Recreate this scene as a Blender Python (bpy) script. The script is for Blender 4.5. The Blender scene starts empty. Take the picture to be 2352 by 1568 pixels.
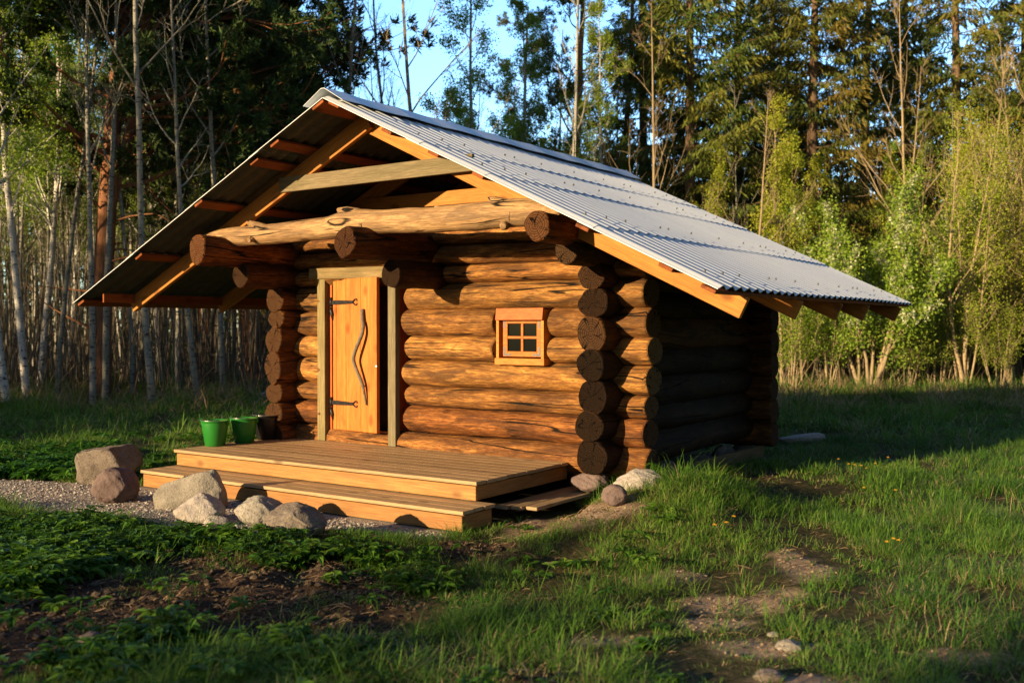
import bpy, math, random
import numpy as np
from mathutils import Vector, Matrix, Euler
RNG = np.random.default_rng(7)
random.seed(7)
sc = bpy.context.scene
C = sc.collection

# ------------------------------------------------------------------ camera frame
FPX, YAW, PIT, HC = 2297.4, 0.5972, 0.0145, 1.54     # focal in pixels of a 2352 px wide picture
Fh = np.array([-math.sin(YAW), math.cos(YAW), 0.0]); Rh = np.array([math.cos(YAW), math.sin(YAW), 0.0])
F3 = Fh*math.cos(PIT)+np.array([0, 0, -math.sin(PIT)]); U3 = Fh*math.sin(PIT)+np.array([0, 0, math.cos(PIT)])
def at(u, v, ax, val):
    d = F3*FPX+Rh*(u-1176)-U3*(v-784); i = 'xyz'.index(ax)
    k = (val-[0, 0, HC][i])/d[i]
    return np.array([0, 0, HC])+d*k
def far(u, t):                                        # ground plan position at a bearing and a distance
    s = (u-1176)/FPX
    p = Fh*t+Rh*s*t
    return p[0], p[1]

# ------------------------------------------------------------------ noise
def _h(ix, iy, seed):
    n = (ix.astype(np.int64)*374761393+iy.astype(np.int64)*668265263+seed*1442695041) & 0xffffffff
    n = ((n ^ (n >> 13))*1274126177) & 0xffffffff
    n = n ^ (n >> 16)
    return (n & 0xffffff)/float(0xffffff)
def vnoise(x, y, seed=0):
    x = np.asarray(x, float); y = np.asarray(y, float)
    ix = np.floor(x); iy = np.floor(y); fx = x-ix; fy = y-iy
    fx = fx*fx*(3-2*fx); fy = fy*fy*(3-2*fy)
    a = _h(ix, iy, seed); b = _h(ix+1, iy, seed); c = _h(ix, iy+1, seed); d = _h(ix+1, iy+1, seed)
    return (a*(1-fx)+b*fx)*(1-fy)+(c*(1-fx)+d*fx)*fy
def fbm(x, y, seed=0, o=4):
    r = 0; a = .5; s = 0
    for i in range(o):
        r = r+a*vnoise(x, y, seed+i*17); s += a; a *= .5; x = np.asarray(x)*2.03+3.1; y = np.asarray(y)*2.03+1.7
    return r/s

# ------------------------------------------------------------------ object helpers
def tag(o, label=None, cat=None, group=None, kind=None):
    if label: o['label'] = label
    if cat: o['category'] = cat
    if group: o['group'] = group
    if kind: o['kind'] = kind
    return o
def empty(name, loc=(0, 0, 0), rz=0.0, parent=None):
    o = bpy.data.objects.new(name, None); C.objects.link(o)
    o.empty_display_size = .2
    o.location = loc; o.rotation_euler = (0, 0, rz); o.parent = parent
    return o
def mesh_from(name, V, polys, mats=(), mi=None, smooth=False, attrs=None):
    """polys: list of int arrays (n,k)"""
    me = bpy.data.meshes.new(name)
    V = np.asarray(V, np.float32)
    me.vertices.add(len(V)); me.vertices.foreach_set('co', V.ravel())
    lt = np.concatenate([np.full(len(p), p.shape[1], np.int32) for p in polys if len(p)])
    li = np.concatenate([p.ravel() for p in polys if len(p)]).astype(np.int32)
    ls = np.concatenate([[0], np.cumsum(lt)[:-1]]).astype(np.int32)
    me.loops.add(len(li)); me.loops.foreach_set('vertex_index', li)
    me.polygons.add(len(lt)); me.polygons.foreach_set('loop_start', ls); me.polygons.foreach_set('loop_total', lt)
    if mi is not None: me.polygons.foreach_set('material_index', np.asarray(mi, np.int32))
    me.polygons.foreach_set('use_smooth', np.full(len(lt), smooth, bool) if np.isscalar(smooth) else np.asarray(smooth, bool))
    if attrs:
        for k, a in attrs.items():
            at_ = me.attributes.new(k, 'FLOAT', 'POINT'); at_.data.foreach_set('value', np.asarray(a, np.float32))
    for m in mats: me.materials.append(m)
    me.update(calc_edges=True); me.validate()
    return me
def link(name, me, parent=None, loc=(0, 0, 0), rot=(0, 0, 0), color=None):
    o = bpy.data.objects.new(name, me); C.objects.link(o)
    o.parent = parent; o.location = loc; o.rotation_euler = rot
    if color: o.color = (*color, 1)
    return o

class MB:
    """small polygon collector"""
    def __init__(s): s.V = []; s.F = []; s.M = []; s.S = []
    def add(s, V, F, m=0, smooth=False):
        n = len(s.V); s.V += [tuple(v) for v in V]
        for f in F: s.F.append([i+n for i in f]); s.M.append(m); s.S.append(smooth)
    def box(s, lo, hi, m=0, bev=0.0, M=None):
        x0, y0, z0 = lo; x1, y1, z1 = hi
        if bev <= 0:
            V = [(x0, y0, z0), (x1, y0, z0), (x1, y1, z0), (x0, y1, z0), (x0, y0, z1), (x1, y0, z1), (x1, y1, z1), (x0, y1, z1)]
            F = [(0, 3, 2, 1), (4, 5, 6, 7), (0, 1, 5, 4), (1, 2, 6, 5), (2, 3, 7, 6), (3, 0, 4, 7)]
        else:
            b = bev
            V = []; idx = {}
            for ix, X in enumerate((x0, x1)):
                for iy, Y in enumerate((y0, y1)):
                    for iz, Z in enumerate((z0, z1)):
                        sx = b if ix == 0 else -b; sy = b if iy == 0 else -b; sz = b if iz == 0 else -b
                        idx[(ix, iy, iz, 0)] = len(V); V.append((X, Y+sy, Z+sz))
                        idx[(ix, iy, iz, 1)] = len(V); V.append((X+sx, Y, Z+sz))
                        idx[(ix, iy, iz, 2)] = len(V); V.append((X+sx, Y+sy, Z))
            g = lambda a, b_, c, k: idx[(a, b_, c, k)]
            F = [(g(0,0,0,0), g(0,0,1,0), g(0,1,1,0), g(0,1,0,0)), (g(1,0,0,0), g(1,1,0,0), g(1,1,1,0), g(1,0,1,0)),
                 (g(0,0,0,1), g(1,0,0,1), g(1,0,1,1), g(0,0,1,1)), (g(0,1,0,1), g(0,1,1,1), g(1,1,1,1), g(1,1,0,1)),
                 (g(0,0,0,2), g(0,1,0,2), g(1,1,0,2), g(1,0,0,2)), (g(0,0,1,2), g(1,0,1,2), g(1,1,1,2), g(0,1,1,2))]
            for a in (0, 1):
                for c in (0, 1):
                    F.append((g(a,0,c,0), g(a,1,c,0), g(a,1,c,2), g(a,0,c,2)))
                    F.append((g(a,c,0,0), g(a,c,1,0), g(a,c,1,1), g(a,c,0,1)))
                    F.append((g(0,a,c,1), g(1,a,c,1), g(1,a,c,2), g(0,a,c,2)))
            for a in (0, 1):
                for b_ in (0, 1):
                    for c in (0, 1): F.append((g(a,b_,c,0), g(a,b_,c,1), g(a,b_,c,2)))
        if M is not None: V = [tuple(M @ Vector(v)) for v in V]
        s.add(V, F, m)
    def prism(s, poly, y0, y1, m=0, ax='y'):
        """polygon in (x,z) extruded along y"""
        n = len(poly)
        V = [(p[0], y0, p[1]) for p in poly]+[(p[0], y1, p[1]) for p in poly]
        if ax == 'x': V = [(v[1], v[0], v[2]) for v in V]
        F = [tuple(range(n)), tuple(range(2*n-1, n-1, -1))]+[(i, i+n, (i+1) % n+n, (i+1) % n) for i in range(n)]
        s.add(V, F, m)
    def tube(s, pts, rad, k=10, m=0, cap=True, smooth=True, mcap=None):
        V, Q = tube_np(np.array(pts, float), np.array(rad, float), k)
        F = [tuple(q) for q in Q]
        n = len(s.V); s.add(V, F, m, smooth)
        if cap:
            N = len(pts)
            s.F.append([n+i for i in range(k-1, -1, -1)]); s.M.append(m if mcap is None else mcap); s.S.append(False)
            s.F.append([n+(N-1)*k+i for i in range(k)]); s.M.append(m if mcap is None else mcap); s.S.append(False)
    def lathe(s, prof, k=32, m=0, c=(0, 0, 0), smooth=True):
        V = []; F = []
        for (r, z) in prof:
            for i in range(k):
                a = 2*math.pi*i/k; V.append((c[0]+r*math.cos(a), c[1]+r*math.sin(a), c[2]+z))
        for j in range(len(prof)-1):
            for i in range(k): F.append((j*k+i, j*k+(i+1) % k, (j+1)*k+(i+1) % k, (j+1)*k+i))
        s.add(V, F, m, smooth)
    def build(s, name, mats, parent=None, loc=(0, 0, 0), rot=(0, 0, 0), color=None, fixn=True):
        me = bpy.data.meshes.new(name); me.from_pydata(s.V, [], s.F)
        for m_ in (mats if isinstance(mats, (list, tuple)) else [mats]): me.materials.append(m_)
        me.polygons.foreach_set('material_index', s.M); me.polygons.foreach_set('use_smooth', s.S)
        me.update()
        if fixn:
            import bmesh
            bm = bmesh.new(); bm.from_mesh(me); bmesh.ops.recalc_face_normals(bm, faces=bm.faces); bm.to_mesh(me); bm.free()
        return link(name, me, parent, loc, rot, color)

def tube_np(P, R, k):
    n = len(P)
    T = np.gradient(P, axis=0) if n > 2 else np.repeat((P[1]-P[0])[None], n, 0)
    T /= np.linalg.norm(T, axis=1, keepdims=True)+1e-12
    ref = np.array([0, 0, 1.0]) if abs(T[0][2]) < .9 else np.array([1.0, 0, 0])
    A = np.cross(T, ref); A /= np.linalg.norm(A, axis=1, keepdims=True)+1e-12
    B = np.cross(T, A)
    a = np.arange(k)*2*math.pi/k
    V = P[:, None, :]+R[:, None, None]*(np.cos(a)[None, :, None]*A[:, None, :]+np.sin(a)[None, :, None]*B[:, None, :])
    i = np.arange(n-1)[:, None]*k; j = np.arange(k)[None]
    Q = np.stack([i+j, i+(j+1) % k, i+k+(j+1) % k, i+k+j], -1).reshape(-1, 4)
    return V.reshape(-1, 3), Q

# ------------------------------------------------------------------ materials
def newmat(name):
    m = bpy.data.materials.new(name); m.use_nodes = True
    nt = m.node_tree; b = nt.nodes['Principled BSDF']
    return m, nt, b
class N:
    def __init__(s, nt): s.nt = nt
    def n(s, t, **kw):
        nd = s.nt.nodes.new(t)
        for k, v in kw.items():
            if k.startswith('i_'):
                key = k[2:]; key = int(key) if key.isdigit() else key.replace('_', ' ')
                if hasattr(v, 'is_linked') or isinstance(v, bpy.types.NodeSocket): s.nt.links.new(v, nd.inputs[key])
                else: nd.inputs[key].default_value = v
            else: setattr(nd, k, v)
        return nd
    def coord(s, kind='Object', scale=(1, 1, 1), loc=None):
        c = s.n('ShaderNodeTexCoord').outputs[kind]
        mp = s.n('ShaderNodeMapping'); s.nt.links.new(c, mp.inputs[0]); mp.inputs['Scale'].default_value = scale
        if loc is not None: s.nt.links.new(loc, mp.inputs['Location'])
        return mp.outputs[0]
    def noise(s, vec, scale, detail=4, rough=.55, dist=0.0):
        nd = s.n('ShaderNodeTexNoise'); nd.inputs['Scale'].default_value = scale
        nd.inputs['Detail'].default_value = detail; nd.inputs['Roughness'].default_value = rough
        nd.inputs['Distortion'].default_value = dist
        if vec is not None: s.nt.links.new(vec, nd.inputs['Vector'])
        return nd.outputs[0]
    def ramp(s, fac, stops, interp='LINEAR'):
        nd = s.n('ShaderNodeValToRGB'); s.nt.links.new(fac, nd.inputs[0])
        cr = nd.color_ramp; cr.interpolation = interp
        while len(cr.elements) < len(stops): cr.elements.new(.5)
        for e, (p, c) in zip(cr.elements, stops):
            e.position = p
            if not hasattr(c, '__len__'): c = (c, c, c)
            e.color = (*c, 1) if len(c) == 3 else c
        return nd.outputs[0]
    def mix(s, f, a, b, mode='MIX'):
        nd = s.n('ShaderNodeMix', data_type='RGBA', blend_type=mode)
        for k, v in (('Factor', f), ('A', a), ('B', b)):
            sock = [i for i in nd.inputs if i.name == k and (i.type == ('VALUE' if k == 'Factor' else 'RGBA'))][0]
            if isinstance(v, bpy.types.NodeSocket): s.nt.links.new(v, sock)
            elif k == 'Factor': sock.default_value = v
            else: sock.default_value = (*v, 1)
        return [o for o in nd.outputs if o.type == 'RGBA'][0]
    def math(s, op, a, b=0.0, c=None):
        nd = s.n('ShaderNodeMath', operation=op)
        for i, v in enumerate((a, b, c)):
            if v is None: continue
            if isinstance(v, bpy.types.NodeSocket): s.nt.links.new(v, nd.inputs[i])
            else: nd.inputs[i].default_value = v
        return nd.outputs[0]
    def bump(s, h, strength, dist, bsdf):
        nd = s.n('ShaderNodeBump'); nd.inputs['Strength'].default_value = strength; nd.inputs['Distance'].default_value = dist
        s.nt.links.new(h, nd.inputs['Height']); s.nt.links.new(nd.outputs[0], bsdf.inputs['Normal'])
    def L(s, a, b): s.nt.links.new(a, b)
def rnd_loc(n):
    oi = n.n('ShaderNodeObjectInfo')
    v = n.n('ShaderNodeVectorMath', operation='SCALE'); v.inputs[0].default_value = (7.3, 3.1, 5.7)
    m = n.math('MULTIPLY', oi.outputs['Random'], 13.0); n.L(m, v.inputs['Scale'])
    return v.outputs[0], oi

def wood(name, light, dark, blotch, along=(1.0, 16, 16), fine_amt=.45, blotch_amt=.5, crack=True, knots=True, rough=.75, spec=.25, bump=.5, rpos=(.3, .75), crackscale=1.0):
    m, nt, b = newmat(name); n = N(nt); loc, oi = rnd_loc(n)
    vg = n.coord('Object', along, loc)
    dist = n.noise(n.coord('Object', (1.2, 3, 3), loc), 1.0, 3)
    g = n.noise(vg, 2.2, 8, .65, .6)
    fine = n.noise(n.coord('Object', (along[0]*2.5, along[1]*5, along[2]*5), loc), 2.0, 3, .6)
    col = n.ramp(g, [(rpos[0], dark), (rpos[1], light)])
    bl = n.noise(n.coord('Object', (.9, 5.5, 5.5), loc), 1.3, 7, .72, .5)
    blr = n.ramp(bl, [(.44, 0.0), (.60, 1.0)])
    bl2 = n.ramp(n.noise(n.coord('Object', (3.2, 11, 11), loc), 1.5, 8, .75, .3), [(.47, 0.0), (.58, 1.0)])
    col = n.mix(n.math('MULTIPLY', blr, blotch_amt), col, blotch)
    col = n.mix(n.math('MULTIPLY', bl2, blotch_amt*.55), col, [.5*q+.5*w_ for q, w_ in zip(blotch, dark)])
    col = n.mix(n.math('MULTIPLY', n.ramp(fine, [(.38, 1.0), (.58, 0.0)]), fine_amt), col, [c*.40 for c in dark])
    h = n.math('ADD', n.math('MULTIPLY', g, .6), n.math('MULTIPLY', fine, .5))
    if knots:
        vk = n.coord('Object', (2.9, 5.0, 5.0), loc)
        vo = n.n('ShaderNodeTexVoronoi'); n.L(vk, vo.inputs['Vector']); vo.inputs['Scale'].default_value = 1.0
        kd = n.ramp(vo.outputs['Distance'], [(.08, 1.0), (.14, .7), (.23, 0.0)])
        col = n.mix(n.math('MULTIPLY', kd, .8), col, [c*.35 for c in dark])
    if crack:
        cn = n.noise(n.coord('Object', (.22*crackscale, 4.6*crackscale, 4.6*crackscale), loc), 1.6, 1.5, .45, .0)
        cd = n.math('ABSOLUTE', n.math('SUBTRACT', cn, .5))
        ck = n.ramp(cd, [(.0, 1.0), (.006, 1.0), (.013, 0.0)])
        gate = n.ramp(n.noise(n.coord('Object', (1.1, 2, 2), loc), 1.0, 1), [(.40, 0.0), (.47, 1.0)])
        ck = n.math('MULTIPLY', ck, gate)
        col = n.mix(ck, col, (.006, .004, .003))
        h = n.math('SUBTRACT', h, n.math('MULTIPLY', ck, 1.2))
    tint = n.mix(1.0, col, oi.outputs['Color'], 'MULTIPLY')
    rv = n.math('MULTIPLY_ADD', oi.outputs['Random'], .35, .82)
    hsv = n.n('ShaderNodeHueSaturation'); n.L(tint, hsv.inputs['Color']); n.L(rv, hsv.inputs['Value'])
    n.L(hsv.outputs[0], b.inputs['Base Color'])
    b.inputs['Roughness'].default_value = rough; b.inputs['Specular IOR Level'].default_value = spec
    n.bump(h, bump, .016, b)
    return m
M = {}
M['log'] = wood('weathered_log', (.80, .41, .115), (.30, .125, .038), (.06, .034, .020), along=(2.0, 15, 15), blotch_amt=.86, bump=1.0, rpos=(.36, .62), fine_amt=.7)
M['pole'] = wood('debarked_pole', (.60, .39, .19), (.32, .18, .08), (.13, .09, .06), blotch_amt=.75, bump=.8, rpos=(.34, .66), fine_amt=.6)
M['pine_fresh'] = wood('new_pine_board', (.74, .27, .058), (.58, .185, .032), (.34, .09, .016), along=(1.0, 12, 12), blotch_amt=.5, crack=False, rough=.5, spec=.35, bump=.15)
M['pine_sash'] = wood('oiled_pine_sash', (.66, .24, .045), (.52, .16, .025), (.38, .09, .015), along=(3, 9, 9), blotch_amt=.3, crack=False, knots=False, rough=.5, bump=.1)
M['rafter'] = wood('sawn_spruce', (.56, .28, .08), (.42, .18, .045), (.26, .10, .03), along=(.9, 12, 12), blotch_amt=.3, crack=False, rough=.7, bump=.25)
M['batten'] = wood('batten_wood', (.46, .16, .05), (.32, .10, .028), (.16, .05, .02), along=(.9, 12, 12), blotch_amt=.4, crack=False, rough=.75, bump=.25)
M['grey'] = wood('grey_weathered_board', (.34, .27, .165), (.20, .155, .09), (.13, .12, .06), along=(.9, 14, 14), blotch_amt=.6, crack=False, knots=False, rough=.85, bump=.5)
M['deck'] = wood('decking_board', (.55, .39, .22), (.44, .29, .15), (.28, .17, .085), along=(.8, 12, 12), blotch_amt=.4, crack=False, rough=.62, spec=.35, bump=.25)
M['fascia'] = wood('fascia_board', (.55, .285, .09), (.40, .18, .05), (.25, .10, .03), along=(.8, 12, 12), blotch_amt=.35, crack=False, rough=.6, spec=.35, bump=.25)
M['oldplank'] = wood('silver_plank', (.33, .34, .33), (.22, .22, .21), (.13, .13, .12), along=(.8, 12, 12), blotch_amt=.3, crack=False, knots=False)

def endgrain():
    m, nt, b = newmat('log_end_grain'); n = N(nt); loc, oi = rnd_loc(n)
    c = n.n('ShaderNodeTexCoord').outputs['Object']
    sep = n.n('ShaderNodeSeparateXYZ'); n.L(c, sep.inputs[0])
    y, z = sep.outputs[1], sep.outputs[2]
    nz = n.noise(n.coord('Object', (3, 3, 3), loc), 3.0, 3)
    r = n.math('SQRT', n.math('ADD', n.math('MULTIPLY', y, y), n.math('MULTIPLY', z, z)))
    rr = n.math('MULTIPLY_ADD', nz, .05, r)
    ring = n.math('SINE', n.math('MULTIPLY', rr, 330.0))
    col = n.ramp(n.math('MULTIPLY_ADD', ring, .5, .5), [(0, (.10, .06, .034)), (1, (.27, .165, .09))])
    ang = n.math('ARCTAN2', z, y)
    comb = n.n('ShaderNodeCombineXYZ'); n.L(n.math('MULTIPLY', ang, 1.15), comb.inputs[0]); n.L(n.math('MULTIPLY', r, 2.0), comb.inputs[1])
    n.L(n.math('MULTIPLY', oi.outputs['Random'], 40.0), comb.inputs[2])
    cn = n.noise(comb.outputs[0], 1.6, 0, .4)
    ck = n.ramp(n.math('ABSOLUTE', n.math('SUBTRACT', cn, .5)), [(0, 1.0), (.007, 1.0), (.020, 0.0)])
    fine = n.noise(n.coord('Object', (20, 20, 20), loc), 3.0, 5, .7)
    col = n.mix(n.math('MULTIPLY', n.ramp(fine, [(.35, 1.0), (.65, 0.0)]), .5), col, (.05, .028, .016))
    col = n.mix(ck, col, (.005, .004, .003))
    col = n.mix(1.0, col, oi.outputs['Color'], 'MULTIPLY')
    n.L(col, b.inputs['Base Color']); b.inputs['Roughness'].default_value = .9; b.inputs['Specular IOR Level'].default_value = .1
    n.bump(n.math('SUBTRACT', n.math('MULTIPLY', ring, .1), ck), .6, .006, b)
    return m
M['end'] = endgrain()

def simple(name, col, rough=.5, metal=0.0, noise=.0, nscale=20, spec=.5, bump=0):
    m, nt, b = newmat(name); n = N(nt)
    b.inputs['Roughness'].default_value = rough; b.inputs['Metallic'].default_value = metal; b.inputs['Specular IOR Level'].default_value = spec
    f = n.noise(n.coord('Object', (1, 1, 1)), nscale, 5)
    c = n.ramp(f, [(.3, [x*(1-noise) for x in col]), (.7, [min(1, x*(1+noise)) for x in col])])
    n.L(c, b.inputs['Base Color'])
    if bump: n.bump(f, bump, .01, b)
    return m
M['iron'] = simple('black_iron', (.030, .029, .03), .5, .7, .3, 60, bump=.3)
M['steel'] = simple('galvanised_steel', (.45, .46, .47), .35, .9, .15, 60)
M['zinc'] = simple('dull_bracket', (.13, .135, .14), .6, .2, .2, 60)
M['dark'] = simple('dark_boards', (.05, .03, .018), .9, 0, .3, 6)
M['glass'] = simple('dark_window_glass', (.006, .008, .007), .08, 0, .1, 2, .25)
M['stick'] = simple('grey_stick_wood', (.15, .13, .105), .7, 0, .35, 30, .3, .3)
M['bucket_green'] = simple('green_bucket_plastic', (.02, .21, .028), .38, 0, .06, 6)
M['bucket_black'] = simple('black_bucket_plastic', (.012, .012, .014), .4, 0, .2, 6)
M['litter'] = simple('blue_white_scrap', (.35, .48, .62), .5, 0, .5, 40)

def roofmat():
    m, nt, b = newmat('corrugated_fibre_cement'); n = N(nt)
    st = n.noise(n.coord('Object', (1.0, 9, 1.0)), 1.5, 5, .6)
    sp = n.noise(n.coord('Object', (1, 1, 1)), 30, 5, .7)
    c = n.ramp(st, [(.25, (.64, .71, .79)), (.75, (.73, .80, .87))])
    c = n.mix(n.math('MULTIPLY', n.ramp(sp, [(.55, 0.0), (.75, 1.0)]), .35), c, (.33, .33, .32))
    n.L(c, b.inputs['Base Color']); b.inputs['Roughness'].default_value = .72; b.inputs['Specular IOR Level'].default_value = .35
    n.bump(sp, .15, .004, b)
    return m
M['roof'] = roofmat()
M['ridge'] = simple('ridge_metal', (.62, .68, .74), .5, 0, .06, 8)
M['roof_under_shade'] = simple('corrugated_underside_shade', (.06, .063, .05), .9, 0, .25, 12)  # same sheet as the roof top, its shade put into the colour

def rockmat(name, a, b_, c_, scale=1.0, spk=.5):
    m, nt, b = newmat(name); n = N(nt); loc, oi = rnd_loc(n)
    v = n.coord('Object', (1, 1, 1), loc)
    big = n.noise(v, 3.5*scale, 6, .6, .3); fine = n.noise(v, 60, 4, .7); mid = n.noise(v, 14, 5, .65)
    c = n.ramp(big, [(.3, a), (.65, b_)])
    c = n.mix(n.math('MULTIPLY', n.ramp(fine, [(.5, 0.0), (.62, 1.0)]), spk), c, c_)
    c = n.mix(n.math('MULTIPLY', n.ramp(mid, [(.3, 1.0), (.45, 0.0)]), .4), c, [x*.45 for x in a])
    n.L(c, b.inputs['Base Color']); b.inputs['Roughness'].default_value = .85; b.inputs['Specular IOR Level'].default_value = .25
    n.bump(n.math('ADD', n.math('MULTIPLY', mid, .7), n.math('MULTIPLY', fine, .3)), .9, .025, b)
    return m
M['rock_brown'] = rockmat('brown_granite', (.15, .12, .10), (.27, .23, .19), (.09, .075, .065), 1, .6)
M['rock_purple'] = rockmat('purple_granite', (.14, .10, .095), (.22, .165, .155), (.10, .075, .075), 1, .6)
M['rock_speck'] = rockmat('speckled_granite', (.27, .25, .22), (.40, .37, .32), (.09, .09, .09), 1, .7)
M['rock_pale'] = rockmat('pale_granite', (.34, .30, .27), (.48, .44, .41), (.24, .20, .18), 1, .5)
M['rock_grey'] = rockmat('grey_granite', (.24, .215, .18), (.36, .33, .28), (.14, .13, .12), 1, .5)

# vegetation: leaf colour varies with a per-leaf attribute
def leafmat(name, stops, trans=.45, rough=.55, attr='tint', objvar=.25):
    m, nt, b = newmat(name); n = N(nt)
    a = n.n('ShaderNodeAttribute'); a.attribute_name = attr
    oi = n.n('ShaderNodeObjectInfo')
    c = n.ramp(a.outputs['Fac'], stops)
    hsv = n.n('ShaderNodeHueSaturation'); n.L(c, hsv.inputs['Color'])
    n.L(n.math('MULTIPLY_ADD', oi.outputs['Random'], objvar, 1-objvar/2), hsv.inputs['Value'])
    n.L(n.math('MULTIPLY_ADD', oi.outputs['Random'], .03, .485), hsv.inputs['Hue'])
    b.inputs['Roughness'].default_value = rough; b.inputs['Specular IOR Level'].default_value = .3
    n.L(hsv.outputs[0], b.inputs['Base Color'])
    if trans > 0:
        t = n.n('ShaderNodeBsdfTranslucent'); n.L(hsv.outputs[0], t.inputs['Color'])
        mx = n.n('ShaderNodeMixShader'); mx.inputs[0].default_value = trans
        n.L(b.outputs[0], mx.inputs[1]); n.L(t.outputs[0], mx.inputs[2])
        n.L(mx.outputs[0], nt.nodes['Material Output'].inputs['Surface'])
    return m
M['grass'] = leafmat('grass_blades', [(0, (.045, .13, .018)), (.45, (.10, .23, .028)), (.8, (.19, .33, .045)), (.86, (.40, .31, .17)), (1, (.52, .40, .23))], .4)
M['weed'] = leafmat('broad_weed_leaves', [(0, (.03, .10, .012)), (.6, (.07, .19, .02)), (1, (.16, .32, .04))], .35, .42)
M['straw'] = leafmat('dry_straw', [(0, (.20, .13, .07)), (1, (.46, .33, .19))], .1, .7)
M['needle_spruce'] = leafmat('spruce_needles', [(0, (.035, .075, .013)), (.5, (.115, .145, .02)), (1, (.22, .19, .03))], .12, .6)
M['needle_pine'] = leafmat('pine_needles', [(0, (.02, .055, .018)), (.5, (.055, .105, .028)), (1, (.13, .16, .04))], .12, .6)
M['needle_lit'] = leafmat('lit_pine_needles', [(0, (.05, .10, .02)), (.5, (.11, .16, .03)), (1, (.24, .22, .05))], .25, .6)  # brighter copy of the pine needles, sunlight put into the colour
M['leaf_birch'] = leafmat('young_birch_leaves', [(0, (.18, .32, .03)), (.6, (.34, .48, .05)), (1, (.50, .58, .09))], .5)
M['leaf_willow'] = leafmat('young_willow_leaves', [(0, (.22, .30, .03)), (.6, (.46, .52, .05)), (1, (.62, .62, .10))], .5)
M['leaf_cherry'] = leafmat('bird_cherry_leaves', [(0, (.14, .25, .03)), (.7, (.32, .42, .05)), (1, (.48, .54, .08))], .45)
M['blossom'] = leafmat('white_blossom', [(0, (.55, .60, .35)), (1, (.80, .80, .62))], .4)
M['leaf_dull'] = leafmat('dull_understorey_leaves', [(0, (.03, .06, .012)), (1, (.12, .17, .03))], .35)
def barkmat(name, a, b_, spots=None, zs=1.0, bump=.5):
    m, nt, b = newmat(name); n = N(nt); loc, oi = rnd_loc(n)
    g = n.noise(n.coord('Object', (6, 6, 1.4*zs), loc), 3.0, 6, .65)
    c = n.ramp(g, [(.3, a), (.7, b_)])
    if spots:
        sp = n.noise(n.coord('Object', (5, 5, 16), loc), 1.6, 4, .6)
        c = n.mix(n.ramp(sp, [(.56, 0.0), (.62, 1.0)]), c, spots)
    hsv = n.n('ShaderNodeHueSaturation'); n.L(c, hsv.inputs['Color']); n.L(n.math('MULTIPLY_ADD', oi.outputs['Random'], .4, .75), hsv.inputs['Value'])
    n.L(hsv.outputs[0], b.inputs['Base Color']); b.inputs['Roughness'].default_value = .85; b.inputs['Specular IOR Level'].default_value = .2
    n.bump(g, bump, .02, b)
    return m
M['bark_aspen'] = barkmat('aspen_bark', (.22, .21, .17), (.42, .41, .35), (.06, .055, .05))
M['bark_birch'] = barkmat('birch_bark', (.45, .44, .41), (.70, .68, .64), (.04, .04, .04))
M['bark_pine'] = barkmat('pine_bark', (.14, .065, .04), (.42, .19, .09), None, .6, .8)
M['bark_spruce'] = barkmat('spruce_bark', (.12, .08, .05), (.25, .17, .11))
M['bark_warm'] = barkmat('sapling_bark', (.26, .20, .12), (.44, .35, .22))
M['bark_dark'] = barkmat('shaded_thicket_bark', (.06, .05, .04), (.16, .13, .10))

# ------------------------------------------------------------------ ground
def gzero(x, y):
    x = np.asarray(x, float); y = np.asarray(y, float)
    z = (fbm(x*.6, y*.6, 3, 3)-.5)*.10
    z = z+.25*np.exp(-((x+3.45)**2/.55+(y-7.3)**2/.9))+.08*np.exp(-((x+3.4)**2/1.0+(y-9.0)**2/4.0))
    gr = gravel_f(x, y)
    z = z*(1-gr*.85)
    under = np.clip(1-np.maximum(np.abs(x+6.4)-2.3, np.abs(y-9.2)-3.4)/.25, 0, 1)
    z = z*(1-under)-.02*under
    s = soil_f(x, y)
    z = z+s*((fbm(x*5, y*5, 11, 4)-.5)*.11+.01)+sand_f(x, y)*(fbm(x*8, y*8, 13, 3)-.5)*.05
    z = z+(fbm(x*2.3, y*2.3, 21, 3)-.5)*.05*(1-gr)
    return z
GP = np.array([(-22, 1.2), (-14, 3.3), (-9.5, 4.98), (-7.6, 5.50), (-5.9, 5.52), (-4.75, 5.88)]); GW = np.array([.6, .6, .60, .72, .58, .22])
def gravel_f(x, y):
    x = np.asarray(x, float); y = np.asarray(y, float)
    best = np.full(np.broadcast(x, y).shape, -9.0)
    for i in range(len(GP)-1):
        a, b = GP[i], GP[i+1]; d = b-a; L2 = d@d
        t = np.clip(((x-a[0])*d[0]+(y-a[1])*d[1])/L2, 0, 1)
        dist = np.hypot(x-a[0]-t*d[0], y-a[1]-t*d[1])
        best = np.maximum(best, (GW[i]*(1-t)+GW[i+1]*t)-dist)
    return np.clip((best+(fbm(x*2.5, y*2.5, 31, 3)-.5)*.35)/.12+.5, 0, 1)
def patch(u, v, ru, rv):
    p = at(u, v, 'z', 0.0); t = float((p-np.array([0, 0, HC]))@F3)
    return p[0], p[1], ru/FPX*t, rv*t*t/(FPX*HC)
SOIL = [patch(*a) for a in [(330, 1400, 420, 75), (720, 1345, 260, 50), (60, 1470, 260, 90), (850, 1420, 150, 60), (480, 1300, 200, 20), (1100, 1262, 110, 16), (900, 1500, 80, 24), (1250, 1568, 120, 14)]]
SAND = [patch(*a) for a in [(1320, 1213, 150, 22), (1840, 1308, 84, 32), (1680, 1392, 120, 24), (1800, 1365, 60, 16), (1560, 1322, 60, 14), (1770, 1488, 150, 24), (1930, 1568, 160, 20), (1500, 1330, 60, 14), (2230, 1500, 110, 16), (1650, 1430, 100, 20), (1220, 1165, 60, 12), (2290, 1180, 70, 20), (2060, 1205, 60, 14), (1420, 1475, 90, 18)]]
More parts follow.
